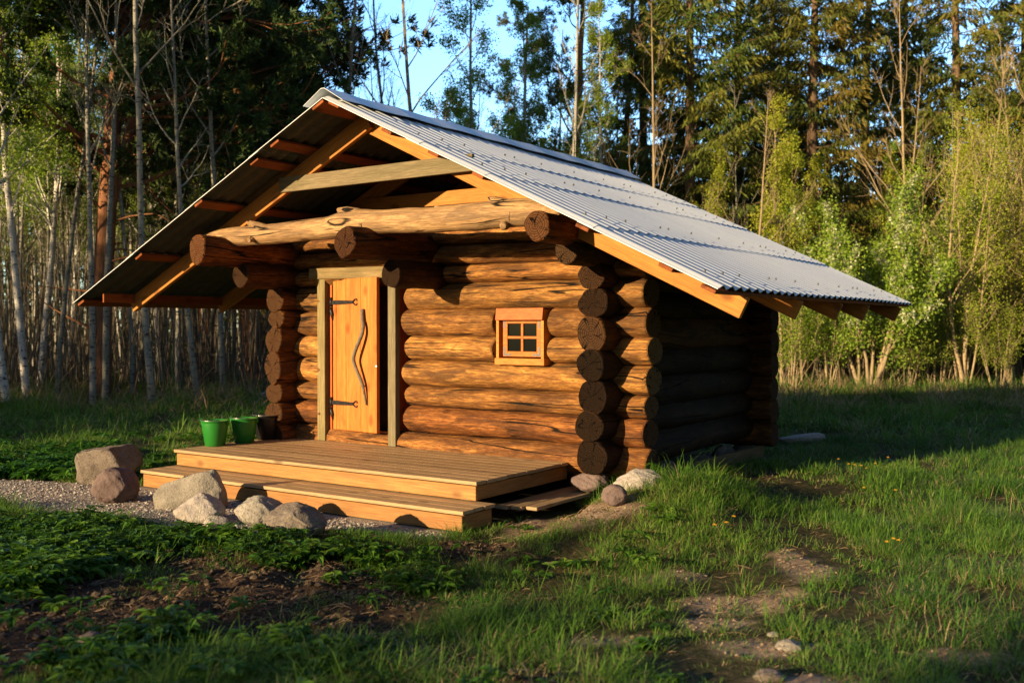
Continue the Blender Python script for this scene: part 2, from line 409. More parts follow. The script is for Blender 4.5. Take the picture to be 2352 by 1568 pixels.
def pf(x, y, P, seed):
    x = np.asarray(x, float); y = np.asarray(y, float)
    best = np.full(np.broadcast(x, y).shape, -9.0)
    for px, py, rx, ry in P:
        dx = x-px; dy = y-py
        a = (dx*Rh[0]+dy*Rh[1])/rx; b = (dx*Fh[0]+dy*Fh[1])/ry
        best = np.maximum(best, 1-np.sqrt(a*a+b*b))
    return np.clip((best+(fbm(x*2.6, y*2.6, seed, 4)-.5)*1.3+(fbm(x*9, y*9, seed+1, 3)-.5)*.7)/.4+.3, 0, 1)
def soil_f(x, y): return pf(x, y, SOIL, 41)
def sand_f(x, y): return pf(x, y, SAND, 47)
def axis(lo, hi, fine, L):
    a = list(np.arange(lo, hi, fine)); s = fine; v = a[-1]
    out = []
    while v < L: s *= 1.22; v += s; out.append(v)
    v = a[0]; s = fine; pre = []
    while v > -L: s *= 1.22; v -= s; pre.append(v)
    return np.array(pre[::-1]+a+out)
gxs = axis(-13, 2.5, .055, 260); gys = axis(2.4, 13, .055, 260)
X, Y = np.meshgrid(gxs, gys, indexing='ij')
Z = gzero(X, Y)
nx, ny = X.shape
ii = (np.arange(nx-1)[:, None]*ny+np.arange(ny-1)[None]).ravel()
Q = np.stack([ii, ii+ny, ii+ny+1, ii+1], -1)
def groundmat():
    m, nt, b = newmat('meadow_ground'); n = N(nt)
    v = n.coord('Object', (1, 1, 1))
    def A(k):
        a = n.n('ShaderNodeAttribute'); a.attribute_name = k; return a.outputs['Fac']
    n1 = n.noise(v, 1.5, 6, .6); n2 = n.noise(v, 22, 6, .7); n3 = n.noise(v, 90, 3, .7)
    turf = n.ramp(n2, [(.3, (.03, .036, .014)), (.5, (.07, .066, .03)), (.7, (.16, .12, .065))])
    soil = n.ramp(n2, [(.3, (.035, .022, .015)), (.7, (.105, .070, .048))])
    sand = n.ramp(n2, [(.3, (.20, .14, .095)), (.5, (.36, .26, .18)), (.7, (.50, .39, .28))])
    grav = n.ramp(n3, [(.3, (.24, .20, .17)), (.7, (.52, .46, .40))])
    c = n.mix(A('soil'), turf, soil); c = n.mix(A('sand'), c, sand); c = n.mix(A('gravel'), c, grav)
    n.L(c, b.inputs['Base Color']); b.inputs['Roughness'].default_value = .95; b.inputs['Specular IOR Level'].default_value = .1
    n.bump(n.math('ADD', n.math('MULTIPLY', n2, .6), n.math('MULTIPLY', n3, .4)), 1.0, .025, b)
    return m
me = mesh_from('ground', np.stack([X.ravel(), Y.ravel(), Z.ravel()], -1), [Q], [groundmat()], smooth=True,
               attrs={'soil': soil_f(X, Y).ravel(), 'sand': sand_f(X, Y).ravel(), 'gravel': gravel_f(X, Y).ravel()})
tag(link('ground', me), kind='structure')
def gz(x, y): return float(gzero(np.array([x]), np.array([y]))[0])
def G(u, v):
    z = 0.0
    for _ in range(6):
        p = at(u, v, 'z', z); z = gz(p[0], p[1])
    return p[0], p[1], z

# ------------------------------------------------------------------ assembly helpers
WM = {}
def T(x, y, z): return Matrix.Translation((x, y, z))
def RZ(a): return Matrix.Rotation(a, 4, 'Z')
def put(o, parent, W):
    o.parent = parent
    if parent is not None: o.matrix_parent_inverse = WM[parent].inverted()
    o.matrix_basis = W; WM[o] = W
    return o
def root(name, loc, label, cat, group=None):
    o = empty(name); WM[o] = T(*loc); o.matrix_basis = WM[o]
    return tag(o, label, cat, group)
def frame(o, xd, yd):
    xd = Vector(xd).normalized(); yd = Vector(yd); yd = (yd-xd*yd.dot(xd)).normalized(); zd = xd.cross(yd)
    m = Matrix.Identity(4)
    for i, v in enumerate((xd, yd, zd)):
        for j in range(3): m[j][i] = v[j]
    m.translation = Vector(o)
    return m
def board(name, mat, parent, o, xd, yd, L, w, t, bev=.003, color=None, taper=None):
    b = MB(); b.box((0, -w/2, -t/2), (L, w/2, t/2), bev=bev)
    ob = b.build(name, mat, color=color); return put(ob, parent, frame(o, xd, yd))

def log_mesh(L, ry, rz, seed, k=30, irr=0.0):
    n = max(8, int(L/.07)); xs = np.linspace(0, L, n)
    xs = np.concatenate([[0], [.02], xs[1:-1], [L-.02], [L]])
    a = np.arange(k)*2*np.pi/k
    XX, AA = np.meshgrid(xs, a, indexing='ij')
    f = 1+.05*(vnoise(XX*1.1, seed*3.1+0*AA, seed)-.5)*2+.05*(vnoise(XX*2.6, np.cos(AA)*1.3+seed, seed+5)-.5)*2+.035*(vnoise(XX*9, AA*2.2+seed, seed+9)-.5)*2
    f += .02*(vnoise(XX*30, AA*5+seed, seed+19)-.5)*2
    f += irr*(vnoise(np.cos(AA)*1.25+seed*1.7, np.sin(AA)*1.25+seed*2.3+XX*.15, seed+33)-.5)*2
    ch = np.ones(len(xs)); ch[0] = ch[-1] = .93
    f = f*ch[:, None]
    oy = .014*(fbm(xs*.9+seed, xs*0+3.3, seed+2, 2)-.5)*2; oz = .012*(fbm(xs*.8+seed*2, xs*0+1.3, seed+4, 2)-.5)*2
    V = np.stack([XX, ry*f*np.cos(AA)+oy[:, None], rz*f*np.sin(AA)+oz[:, None]], -1).reshape(-1, 3)
    N_ = len(xs)
    i = np.arange(N_-1)[:, None]*k; j = np.arange(k)[None]
    Q = np.stack([i+j, i+(j+1) % k, i+k+(j+1) % k, i+k+j], -1).reshape(-1, 4)
    Q = Q[:, ::-1]
    caps = np.array([list(range(k)), [(N_-1)*k+q for q in range(k-1, -1, -1)]])
    mi = np.concatenate([np.zeros(len(Q)), [1, 1]])
    sm = np.concatenate([np.ones(len(Q), bool), [False, False]])
    me = mesh_from('wall_log', V, [Q, caps], [M['log'], M['end']], mi, sm)
    import bmesh
    bm = bmesh.new(); bm.from_mesh(me); bmesh.ops.recalc_face_normals(bm, faces=bm.faces); bm.to_mesh(me); bm.free()
    return me
_ls = [0]
def logx(parent, x0, x1, yc, zc, ry, rz, color=None, name='wall_log', tilt=0.0):
    _ls[0] += 1
    o = link(name, log_mesh(x1-x0, ry, rz, _ls[0], irr=.05), color=color)
    return put(o, parent, T(x0, yc, zc) @ Matrix.Rotation(tilt, 4, 'Y'))
def logy(parent, y0, y1, xc, zc, rx, rz, color=None, name='wall_log'):
    _ls[0] += 1
    o = link(name, log_mesh(y1-y0, rx, rz, _ls[0], irr=.15), color=color)
    return put(o, parent, T(xc, y0, zc) @ RZ(math.pi/2))

# ------------------------------------------------------------------ the log cabin
XL, XR_, YW, YB = -8.25, -4.28, 7.90, 11.08
cabin = root('log_cabin', ((XL+XR_)/2, (YW+YB)/2, 0), 'small log sauna cabin with a grey corrugated roof and an orange door in the clearing', 'cabin')
seams = [.18, .476, .736, .946, 1.207, 1.446, 1.711, 1.963, 2.15, 2.35, 2.55]
cols_front = [(.62, .54, .50), (.62, .48, .42), (.80, .74, .68), (1.15, 1.12, 1.0), (1.2, 1.2, 1.1), (.74, .70, .66), (1.0, 1.0, .92), (.90, .84, .76), (.70, .64, .58), (.85, .78, .72)]
DL, DR = -7.74, -6.66          # door opening behind the jambs
WL, WR = -5.50, -4.885         # window opening
XE = -3.885                    # right ends of the front logs
for i in range(len(seams)-1):
    z0, z1 = seams[i], seams[i+1]; zc = (z0+z1)/2; rz = (z1-z0)/2*1.015; ry = .160+.012*math.sin(i*2.3)
    e = XE+.02*math.sin(i*5.1); col = cols_front[i]
    if i == 0: spans = [(XL-.28, e)]
    elif z1 < 2.05: spans = [(XL-.28, DL), (DR+.02+.05*math.sin(i*3.3)*(1 if i % 2 else .3)+.04, e)]
    else: spans = [(XL-.28, e if z1 < 2.3 else (-4.15 if z1 < 2.4 else -4.5))]
    for (a, b) in spans:
        if a < WL < b and z0 > 1.15 and z1 < 1.75:
            logx(cabin, a, WL, YW, zc, ry, rz, col); logx(cabin, WR, b, YW, zc, ry, rz, col)
        else: logx(cabin, a, b, YW, zc, ry, rz, col)
# side walls: ends stick out in front of the front wall
sz = [.281, .54, .805, 1.07, 1.343, 1.62, 1.87, 2.09]
ys = [7.50, 7.47, 7.50, 7.46, 7.49, 7.52, 7.50, 7.49]
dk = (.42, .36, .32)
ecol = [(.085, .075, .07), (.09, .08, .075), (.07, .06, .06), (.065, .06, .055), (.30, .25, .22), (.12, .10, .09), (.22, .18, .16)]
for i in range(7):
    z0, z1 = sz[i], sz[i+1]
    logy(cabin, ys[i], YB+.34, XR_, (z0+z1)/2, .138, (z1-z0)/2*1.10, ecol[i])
for i in range(7):
    z0, z1 = [.2, .47, .71, .93, 1.25, 1.53, 1.72, 1.97][i:i+2]
    logy(cabin, ys[i]+.04, YB+.34, XL, (z0+z1)/2, .128, (z1-z0)/2*1.10, (.40, .32, .27))  # red-brown tint deepened, porch shade put into the colour
# corbels and the carrying beams above them; weathered tints also carry painted porch shade
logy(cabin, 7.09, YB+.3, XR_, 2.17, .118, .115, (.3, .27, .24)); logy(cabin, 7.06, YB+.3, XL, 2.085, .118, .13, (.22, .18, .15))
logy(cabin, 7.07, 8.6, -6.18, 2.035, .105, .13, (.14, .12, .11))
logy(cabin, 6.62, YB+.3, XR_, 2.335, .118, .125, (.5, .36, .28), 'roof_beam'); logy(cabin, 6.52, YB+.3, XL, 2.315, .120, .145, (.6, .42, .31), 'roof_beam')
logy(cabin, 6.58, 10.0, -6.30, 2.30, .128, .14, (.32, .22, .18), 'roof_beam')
# rear wall
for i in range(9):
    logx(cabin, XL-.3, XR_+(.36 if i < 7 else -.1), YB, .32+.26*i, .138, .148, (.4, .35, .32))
b = MB(); b.box((XL, YW+.08, 2.40), (XR_, YB+.1, 2.44)); put(b.build('ceiling', M['dark']), cabin, T(0, 0, 0))
b = MB(); b.box((XL+.2, YW+.2, .2), (XR_-.2, YB-.2, .24)); put(b.build('floor_boards', M['dark']), cabin, T(0, 0, 0))

# ---- roof
XRI, ZRI, YF, YR = -6.48, 3.655, 6.50, 12.29
def slope(s):
    hw = 3.79 if s > 0 else 3.91
    a = math.atan((ZRI-1.836)/hw)
    return hw, a
def rp(s, d, n):
    hw, a = slope(s)
    return (XRI+s*(d+n*math.sin(a)), ZRI-d*math.tan(a)+n*math.cos(a))
pitch = .165
for s, rows in ((1, [0, 1.13, 1.81, 2.80, 3.79]), (-1, [0, 1.0, 1.95, 2.93, 3.91])):
    hw, a = slope(s)
    for r in range(4):
        d0 = max(0.02, rows[r]-(.13 if r else 0)); d1 = rows[r+1]
        yv = np.arange(YF, YR+1e-6, pitch/12); w = .0135*np.sin(2*np.pi*(yv-YF)/pitch-1.4)
        V = []
        for (d, lift) in ((d0, -.034), (d0*.5+d1*.5, -.031), (d1, -.0255 if r < 3 else -.028)):
            sag = .004*np.sin(yv*1.7+r)
            for th in (.0032, -.0032):
                nn = lift+w+th+sag
                V.append(np.stack([XRI+s*(d+nn*math.sin(a)), yv, ZRI-d*math.tan(a)+nn*math.cos(a)], -1))
        V = np.concatenate(V); m_ = len(yv); I = np.arange(m_-1); V = np.concatenate([V, V, V]); o6 = 6*m_
        def Qd(a0, b0): return np.stack([a0*m_+I, a0*m_+I+1, b0*m_+I+1, b0*m_+I], -1)
        top = [Qd(0, 2), Qd(2, 4)]; bot = [Qd(3, 1), Qd(5, 3)]; ends = [Qd(1, 0), Qd(4, 5)]
        side = np.array([[0, 2*m_, 3*m_, m_], [2*m_, 4*m_, 5*m_, 3*m_], [m_-1, 2*m_-1, 4*m_-1, 3*m_-1], [3*m_-1, 4*m_-1, 6*m_-1, 5*m_-1]])
        if s < 0:
            top, bot, ends = [q[:, ::-1] for q in top], [q[:, ::-1] for q in bot], [q[:, ::-1] for q in ends]
        bot = [q+o6 for q in bot]; ends = [q+2*o6 for q in ends]; side = side+2*o6
        polys = top+bot+ends+[side]
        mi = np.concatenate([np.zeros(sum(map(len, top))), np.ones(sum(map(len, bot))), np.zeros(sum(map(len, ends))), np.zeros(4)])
        sm = np.concatenate([np.ones(sum(map(len, top+bot)), bool), np.zeros(sum(map(len, ends))+4, bool)])
        sc_b = MB()
        # screws with caps on every third crest
        crest = YF+pitch*(.25+1.4/(2*math.pi))
        for k_, yy in enumerate(np.arange(crest, YR, pitch)):
            if (k_ % 4) in (1,) or (k_ % 7) == 3:
                for dd in ((d1-.22),):
                    x_, z_ = rp(s, dd, .004); sc_b.tube([(x_, yy, z_-.01), (x_+s*.008*math.sin(a), yy, z_+.008)], [.010, .006], 6, 0)
        me = mesh_from('roof_sheet', V, polys, [M['roof'], M['roof_under_shade']], mi, sm)
        sheet = put(link('roof_sheet', me), cabin, T(0, 0, 0))
        if sc_b.V: tag(put(sc_b.build('screws', M['zinc']), sheet, T(0, 0, 0)), kind='stuff')
# ridge cap
b = MB()
p_ = [rp(-1, .24, .012), (XRI-.02, ZRI+.03), (XRI+.02, ZRI+.03), rp(1, .24, .012)]
q_ = [(x, z-.005) for x, z in p_][::-1]
nseg = 24
for i in range(nseg):
    y0 = YF+.0+(YR-YF+.02)*i/nseg; y1 = YF+.0+(YR-YF+.02)*(i+1)/nseg
    z0 = .006*math.sin(i*1.9); z1 = .006*math.sin((i+1)*1.9)
    P = p_+q_; V = [(x, y0, z+z0) for x, z in P]+[(x, y1, z+z1) for x, z in P]; n8 = len(P)
    F = [(k, k+n8, (k+1) % n8+n8, (k+1) % n8) for k in range(n8)]
    if i == 0: F.append(tuple(range(n8)))
    if i == nseg-1: F.append(tuple(range(2*n8-1, n8-1, -1)))
    b.add(V, F)
put(b.build('ridge_cap', M['ridge']), cabin, T(0, 0, 0))
# rafters, ties and battens
BAT_T, RD = .030, .165
for i, y in enumerate((7.10, 8.34, 9.50, 10.45, 11.78)):
    for s, dd in ((1, 3.80), (-1, 3.68)):
        hw, a = slope(s)
        x0, z0 = rp(s, .03, -.058-BAT_T-RD/2)
        board('rafter', M['rafter'], cabin, (x0+0, y+(.0245 if s > 0 else -.0245), z0), (s*math.cos(a), 0, -math.sin(a)), (0, 0, 1), (dd-.03)/math.cos(a), RD, .048,
              color=(1.0, .88, .66))
board('collar_tie', M['grey'], cabin, (-7.62, 7.045, 2.965), (1, 0, .004), (0, 0, 1), 2.42, .15, .040)
for y, z, x0, x1, c in ((8.285, 2.885, -7.65, -5.15, (1.1, 1.0, .8)), (9.445, 2.86, -7.7, -5.1, (1.0, .9, .7)), (10.395, 2.84, -7.7, -5.1, (1.0, .9, .7))):
    board('collar_tie', M['rafter'], cabin, (x0, y, z), (1, 0, 0), (0, 0, 1), x1-x0, .145, .045, color=c)
board('brace', M['rafter'], cabin, (-7.35, 9.40, 2.86), (.62, 0, -.9), (0, 1, 0), .75, .045, .11, color=(1.0, .9, .7))
for s, ds in ((1, (.10, .78, 1.26, 1.72, 2.72, 3.38, 3.72)), (-1, (.10, .70, 1.0, 1.76, 2.80, 3.83))):
    hw, a = slope(s)
    for k_, d in enumerate(ds):
        x0, z0 = rp(s, d, -.056-BAT_T/2)
        w_ = .12 if d != .10 else .15
        yy = YF+.035+.03*math.sin(k_*4+s)
        board('batten', M['batten'], cabin, (x0, yy, z0), (0, 1, 0), (math.cos(a), 0, -s*math.sin(a)), YR-.04-yy, w_, BAT_T-.002, color=(.8, .7, .62))
    # eave board along the lower edge, facing down and in
    x0, z0 = rp(s, 3.64 if s > 0 else 3.74, -.056-BAT_T-.055)
for s in (-1,):
    x0, z0 = rp(s, 3.60, -.056-BAT_T-.05)
    board('eave_board', M['batten'], cabin, (x0, YF+.15, z0+.005), (0, 1, 0), (0, 0, 1), YR-YF-.3, .10, .022, color=(.9, .8, .7))
# gable boards at the back
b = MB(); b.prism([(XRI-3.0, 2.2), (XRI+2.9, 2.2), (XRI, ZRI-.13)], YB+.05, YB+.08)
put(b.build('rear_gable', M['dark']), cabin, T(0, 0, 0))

# ---- door
def up(x, y, z): return frame((x, y, z), (0, 0, 1), (1, 0, 0))       # local X up, local Y to the right, local Z inwards
def bx(name, mat, parent, lo, hi, W, bev=.003, color=None):
    b = MB(); b.box(lo, hi, bev=bev); return put(b.build(name, mat, color=color), parent, W)
bx('door_jamb', M['grey'], cabin, (0, 0, 0), (1.735, .112, .07), up(-7.80, 7.735, .322), color=(1.05, 1.05, .85))
bx('door_jamb', M['grey'], cabin, (0, 0, 0), (1.69, .100, .07), up(-6.795, 7.735, .322), color=(.9, .95, 1.0))
board('door_lintel', M['grey'], cabin, (-7.905, 7.765, 2.112), (1, 0, -.010), (0, 0, 1), 1.16, .115, .10, color=(1.1, 1.0, .8))
fr = MB()
for lo, hi in (((.42, 0, 0), (2.05, .045, .26)), ((.42, .86, 0), (2.05, .905, .26)), ((.42, .045, .02), (.455, .86, .26)), ((2.02, .045, .02), (2.05, .86, .26))): fr.box(lo, hi, bev=.002)
doorframe = put(fr.build('door_frame', M['pine_fresh'], color=(.9, .55, .4)), cabin, up(-7.69, 7.80, 0))
dang = math.radians(-7)
DW = T(-7.585, 7.805, 0) @ RZ(dang)
dwm = DW @ up(0, 0, .45)
door = empty('door'); put(door, cabin, DW @ T(0, 0, .45))
d = MB()
for (a, w_) in ((0, .055), (.058, .155), (.216, .235), (.454, .246)): d.box((0, a, -.045), (1.60, a+w_, 0), bev=.004)
put(d.build('door_planks', M['pine_fresh'], color=(1.05, 1.0, .95)), door, dwm)
def hinge(zc):
    b = MB(); y = -.0515
    def p(x, z): return (x, y, z)
    pr = [(-.02, -.022), (.07, -.024), (.20, -.020), (.33, -.016), (.345, -.010), (.345, .010), (.33, .016), (.20, .020), (.07, .024), (-.02, .022)]
    b.add([(x, y-.003, z) for x, z in pr]+[(x, y+.004, z) for x, z in pr], [tuple(range(10)), tuple(range(19, 9, -1))]+[(i, i+10, (i+1) % 10+10, (i+1) % 10) for i in range(10)])
    for sg in (-1, 1):      # forked curl at the tip
        pts = [(.335, y, 0), (.352, y, sg*.016), (.375, y, sg*.030), (.397, y, sg*.030), (.405, y, sg*.018), (.392, y, sg*.010)]
        b.tube(pts, [.007, .008, .0075, .007, .006, .003], 6)
    for x in (.04, .15, .26): b.tube([(x, y-.009, 0), (x, y-.002, 0)], [.004, .008], 8)
    b.tube([(-.022, y, -.045), (-.022, y, .045)], [.017, .017], 10); b.tube([(-.022, y, .045), (-.022, y, .058)], [.013, .004], 10)
    b.tube([(-.022, y, -.05), (-.012, y-.005, -.09), (.0, y-.006, -.13), (.004, y-.004, -.19)], [.012, .019, .017, .004], 8)
    return put(b.build('hinge', M['iron']), door, DW @ T(0, -.0005, zc))
hinge(1.80); hinge(.735)
b = MB()
hp = [(.505, -.065, 1.725), (.515, -.075, 1.62), (.545, -.085, 1.55), (.545, -.10, 1.47), (.49, -.12, 1.35), (.435, -.125, 1.24), (.43, -.12, 1.18), (.475, -.11, 1.08), (.53, -.09, .96), (.55, -.075, .84), (.555, -.058, .735)]
hp = np.array(hp); tt = np.linspace(0, len(hp)-1, 40); hp2 = np.stack([np.interp(tt, range(len(hp)), hp[:, i]) for i in range(3)], -1)
hp2[1:-1] = (hp2[:-2]+hp2[1:-1]+hp2[2:])/3
rr_ = np.interp(tt, [0, 1, 3, 6, 8, 10], [.021, .019, .020, .019, .017, .009])
b.tube(hp2, rr_, 10); b.tube([(.535, -.04, 1.60), (.525, -.085, 1.58)], [.012, .012], 8); b.tube([(.54, -.04, .93), (.535, -.09, .93)], [.010, .010], 8)
put(b.build('door_handle', M['stick']), door, DW)
b = MB(); b.tube([(.692, -.03, 1.14), (.70, -.05, 1.14)], [.006, .009], 8); put(b.build('latch', M['steel']), door, DW)
bx('door_back', M['dark'], cabin, (.45, .05, .22), (2.02, .86, .24), up(-7.69, 7.80, 0))

# ---- window
win = empty('window'); put(win, cabin, T((WL+WR)/2, 7.8, 1.19))
wx0, wx1, wz0, wz1 = -5.445, -4.915, 1.19, 1.72
def UX(x, y, z): return T(x, y, z)
lin = MB()
lin.box((0, 0, .03), (.028, .30, wz1-wz0-.02)); lin.box((wx1-wx0-.028, 0, .03), (wx1-wx0, .30, wz1-wz0-.02))
lin.box((.028, .012, wz1-wz0-.10), (wx1-wx0-.028, .30, wz1-wz0-.072))
put(lin.build('window_lining', M['pine_sash'], color=(1.2, 1.25, 1.1)), win, T(wx0, 7.742, wz0))
put((lambda m: (m.box((-.012, -.012, 0), (wx1-wx0+.012, .29, .062), bev=.003), m.build('window_sill', M['pine_sash'], color=(1.25, 1.3, 1.2)))[1])(MB()), win, T(wx0, 7.742, wz0-.005))
b = MB(); b.prism([(0, 0), (0, .028), (.10, .105), (.125, .105), (.125, 0)], 0, wx1-wx0+.05, ax='x')
b2 = MB(); b2.box((.01, -.018, 0), (wx1-wx0+.005, .006, .112), bev=.002)
put(b2.build('window_head_board', M['pine_sash'], color=(.8, .62, .55)), win, T(wx0, 7.725, wz1-.118) @ Matrix.Rotation(math.radians(-9), 4, 'X'))
sash = empty('sash'); put(sash, win, T(-5.18, 7.80, 1.27))
sx0, sx1, sz0, sz1 = -5.385, -4.955, 1.262, 1.622
s_ = MB(); W_, H_ = sx1-sx0, sz1-sz0; fw = .052
s_.box((0, 0, 0), (fw, .035, H_), bev=.003); s_.box((W_-fw, 0, 0), (W_, .035, H_), bev=.003)
s_.box((fw, 0, 0), (W_-fw, .0345, fw*.95), bev=.003); s_.box((fw, 0, H_-fw*.95), (W_-fw, .0345, H_), bev=.003)
s_.box((W_/2-.013, .003, fw*.95), (W_/2+.013, .032, H_-fw*.95), bev=.002); s_.box((fw, .0045, H_/2-.012), (W_/2-.013, .031, H_/2+.012), bev=.002); s_.box((W_/2+.013, .0045, H_/2-.012), (W_-fw, .031, H_/2+.012), bev=.002)
put(s_.build('sash_frame', M['pine_sash'], color=(1.0, .85, .75)), sash, T(sx0, 7.765, sz0))
for a, c in ((fw, W_/2-.013), (W_/2+.013, W_-fw)):
    for e, g in ((fw*.95, H_/2-.012), (H_/2+.012, H_-fw*.95)):
        g_ = MB(); g_.box((a, .016, e), (c, .02, g)); put(g_.build('pane', M['glass']), sash, T(sx0, 7.765, sz0))
for cx, cz, dx, dz in ((.008, .008, 1, 1), (W_-.008, .008, -1, 1), (.008, H_-.008, 1, -1), (W_-.008, H_-.008, -1, -1)):
    g_ = MB()
    def bb(x0, z0, x1, z1): g_.box((min(x0, x1), -.0025, min(z0, z1)), (max(x0, x1), .001, max(z0, z1)))
    bb(cx, cz, cx+dx*.085, cz+dz*.020); bb(cx, cz+dz*.0205, cx+dx*.020, cz+dz*.085)
    for q in (.03, .07): g_.tube([(cx+dx*q, -.005, cz+dz*.01), (cx+dx*q, -.002, cz+dz*.01)], [.003, .004], 6)
    put(g_.build('corner_bracket', M['zinc']), sash, T(sx0, 7.765, sz0))
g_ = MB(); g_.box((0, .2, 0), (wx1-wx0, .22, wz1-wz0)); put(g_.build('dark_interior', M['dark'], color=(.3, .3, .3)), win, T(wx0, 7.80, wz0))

# ---- long crooked pole resting on the beams (top-level thing)
def bend_tube(mb, pts, rad, k=22, step=.05, seed=3, amp=.05):
    pts = np.array(pts, float); seg = np.r_[0, np.cumsum(np.linalg.norm(np.diff(pts, axis=0), axis=1))]
    n = int(seg[-1]/step); s = np.linspace(0, seg[-1], n)
    def cr(a):   # smooth interpolation
        v = np.interp(s, seg, a)
        for _ in range(6): v[1:-1] = (v[:-2]+2*v[1:-1]+v[2:])/4
        return v
    P = np.stack([cr(pts[:, i]) for i in range(3)], -1); R = cr(np.array(rad, float))
    V, Q = tube_np(P, R, k)
    ci = np.repeat(P, k, 0); ang = np.tile(np.arange(k), n)
    f = 1+amp*(vnoise(np.repeat(s, k)*4, ang*.5, seed)-.5)*2+amp*.5*(vnoise(np.repeat(s, k)*14, ang*1.1, seed+1)-.5)*2
    V = ci+(V-ci)*f[:, None]
    n0 = len(mb.V); mb.add(V, [tuple(q) for q in Q], 0, True)
    mb.F.append([n0+i for i in range(k-1, -1, -1)]); mb.M.append(1); mb.S.append(False)
    mb.F.append([n0+(n-1)*k+i for i in range(k)]); mb.M.append(1); mb.S.append(False)
pole = MB()
YP = 6.93
pp = [(445, 556, 3), (470, 549, 12), (520, 545, 21), (600, 540, 23), (700, 529, 24), (765, 523, 27), (800, 513, 33), (870, 510, 28), (1000, 505, 30), (1100, 497, 32), (1180, 488, 33), (1250, 488, 30), (1296, 499, 24)]
pts = []; rad = []
for u, v, r in pp:
    q = at(u, v, 'y', YP); t = float((q-[0, 0, HC])@F3); pts.append(q); rad.append(r/FPX*t)
pts = np.array(pts); x0 = pts[0][0]
def PX(u, v, dy=0): return tuple(at(u, v, 'y', YP+dy))
bend_tube(pole, pts, rad)
pole.tube([PX(625, 542), PX(602, 526, -.02), PX(587, 517, -.03), PX(572, 512, -.04)], [.09, .065, .04, .028], 10)
pole.tube([PX(590, 545, -.03), PX(578, 550, -.10), PX(571, 552, -.15)], [.05, .03, .02], 10)
pole.tube([PX(850, 518), PX(815, 503), PX(793, 489), PX(776, 481)], [.12, .11, .065, .016], 12)
pole.tube([PX(1190, 490), PX(1155, 476), PX(1134, 462), PX(1121, 454)], [.12, .08, .045, .010], 12)
pole.tube([PX(780, 535), PX(783, 552), PX(786, 562)], [.06, .03, .012], 8)
pole.tube([PX(1030, 486), PX(1002, 479, -.02), PX(1000, 474, -.02)], [.05, .03, .012], 8)
pole.tube([PX(1160, 515), PX(1157, 519, -.13), PX(1156, 520, -.15)], [.05, .035, .022], 10)
po = pole.build('wooden_pole', [M['pole'], M['pole']])
po.matrix_basis = Matrix.Identity(4)
# move the origin to the pole's left end so the grain runs from there
for v in po.data.vertices: v.co = v.co-Vector(pts[0])
po.location = tuple(pts[0])
tag(po, 'crooked debarked log with branch stubs lying across the beams under the gable', 'log')

# ------------------------------------------------------------------ deck, step, boardwalk
deck = root('wooden_deck', (-6.5, 7.1, 0), 'low wooden deck of ribbed boards in front of the cabin door', 'deck')
yy = 6.345; i = 0
while yy < 7.76:
    w_ = .1395; x1 = -4.655+.006*math.sin(i*7.7)
    board('deck_board', M['deck'], deck, (-8.40, yy+w_/2, .305), (1, 0, 0), (0, 1, 0), x1+8.40, w_, .028, bev=.0025); yy += w_+.0035; i += 1
board('fascia_board', M['fascia'], deck, (-8.385, 6.385, .221), (1, 0, 0), (0, 0, 1), 3.705, .115, .028)
board('fascia_board', M['fascia'], deck, (-4.70, 6.402, .221), (0, 1, 0), (0, 0, 1), 1.38, .115, .028)
board('fascia_board', M['fascia'], deck, (-8.37, 6.402, .221), (0, 1, 0), (0, 0, 1), 1.38, .115, .028)
M['post'] = simple('green_treated_post', (.09, .13, .06), .8, 0, .3, 12)
for x in (-8.1, -6.6, -5.6, -4.85): board('post', M['post'], deck, (x, 6.50, -.05), (0, 0, 1), (1, 0, 0), .34, .09, .09)
step = root('porch_step', (-6.4, 6.1, 0), 'long low wooden step below the front edge of the deck', 'step')
for k_ in range(3):
    board('step_board', M['deck'], step, (-8.44, 5.99+.07+k_*.1435, .138), (1, 0, 0), (0, 1, 0), 3.92-.01*(k_ % 2), .140, .028, bev=.0025)
board('fascia_board', M['fascia'], step, (-8.425, 6.025, .052), (1, 0, 0), (0, 0, 1), 3.88, .120, .028)
board('fascia_board', M['fascia'], step, (-4.56, 6.042, .052), (0, 1, 0), (0, 0, 1), .36, .120, .028)
board('fascia_board', M['fascia'], step, (-8.41, 6.042, .052), (0, 1, 0), (0, 0, 1), .36, .120, .028)
walk = root('boardwalk', (-4.4, 7.1, 0), 'short grey boardwalk of lengthwise planks beside the right edge of the deck', 'boardwalk')
for k_ in range(3):
    board('walk_board', M['deck'], walk, (-4.60+k_*.115, 6.60+.05*k_, .085), (0, 1, 0), (1, 0, 0), 1.28-.06*k_, .108, .028, bev=.004, color=(.85, .9, .95))

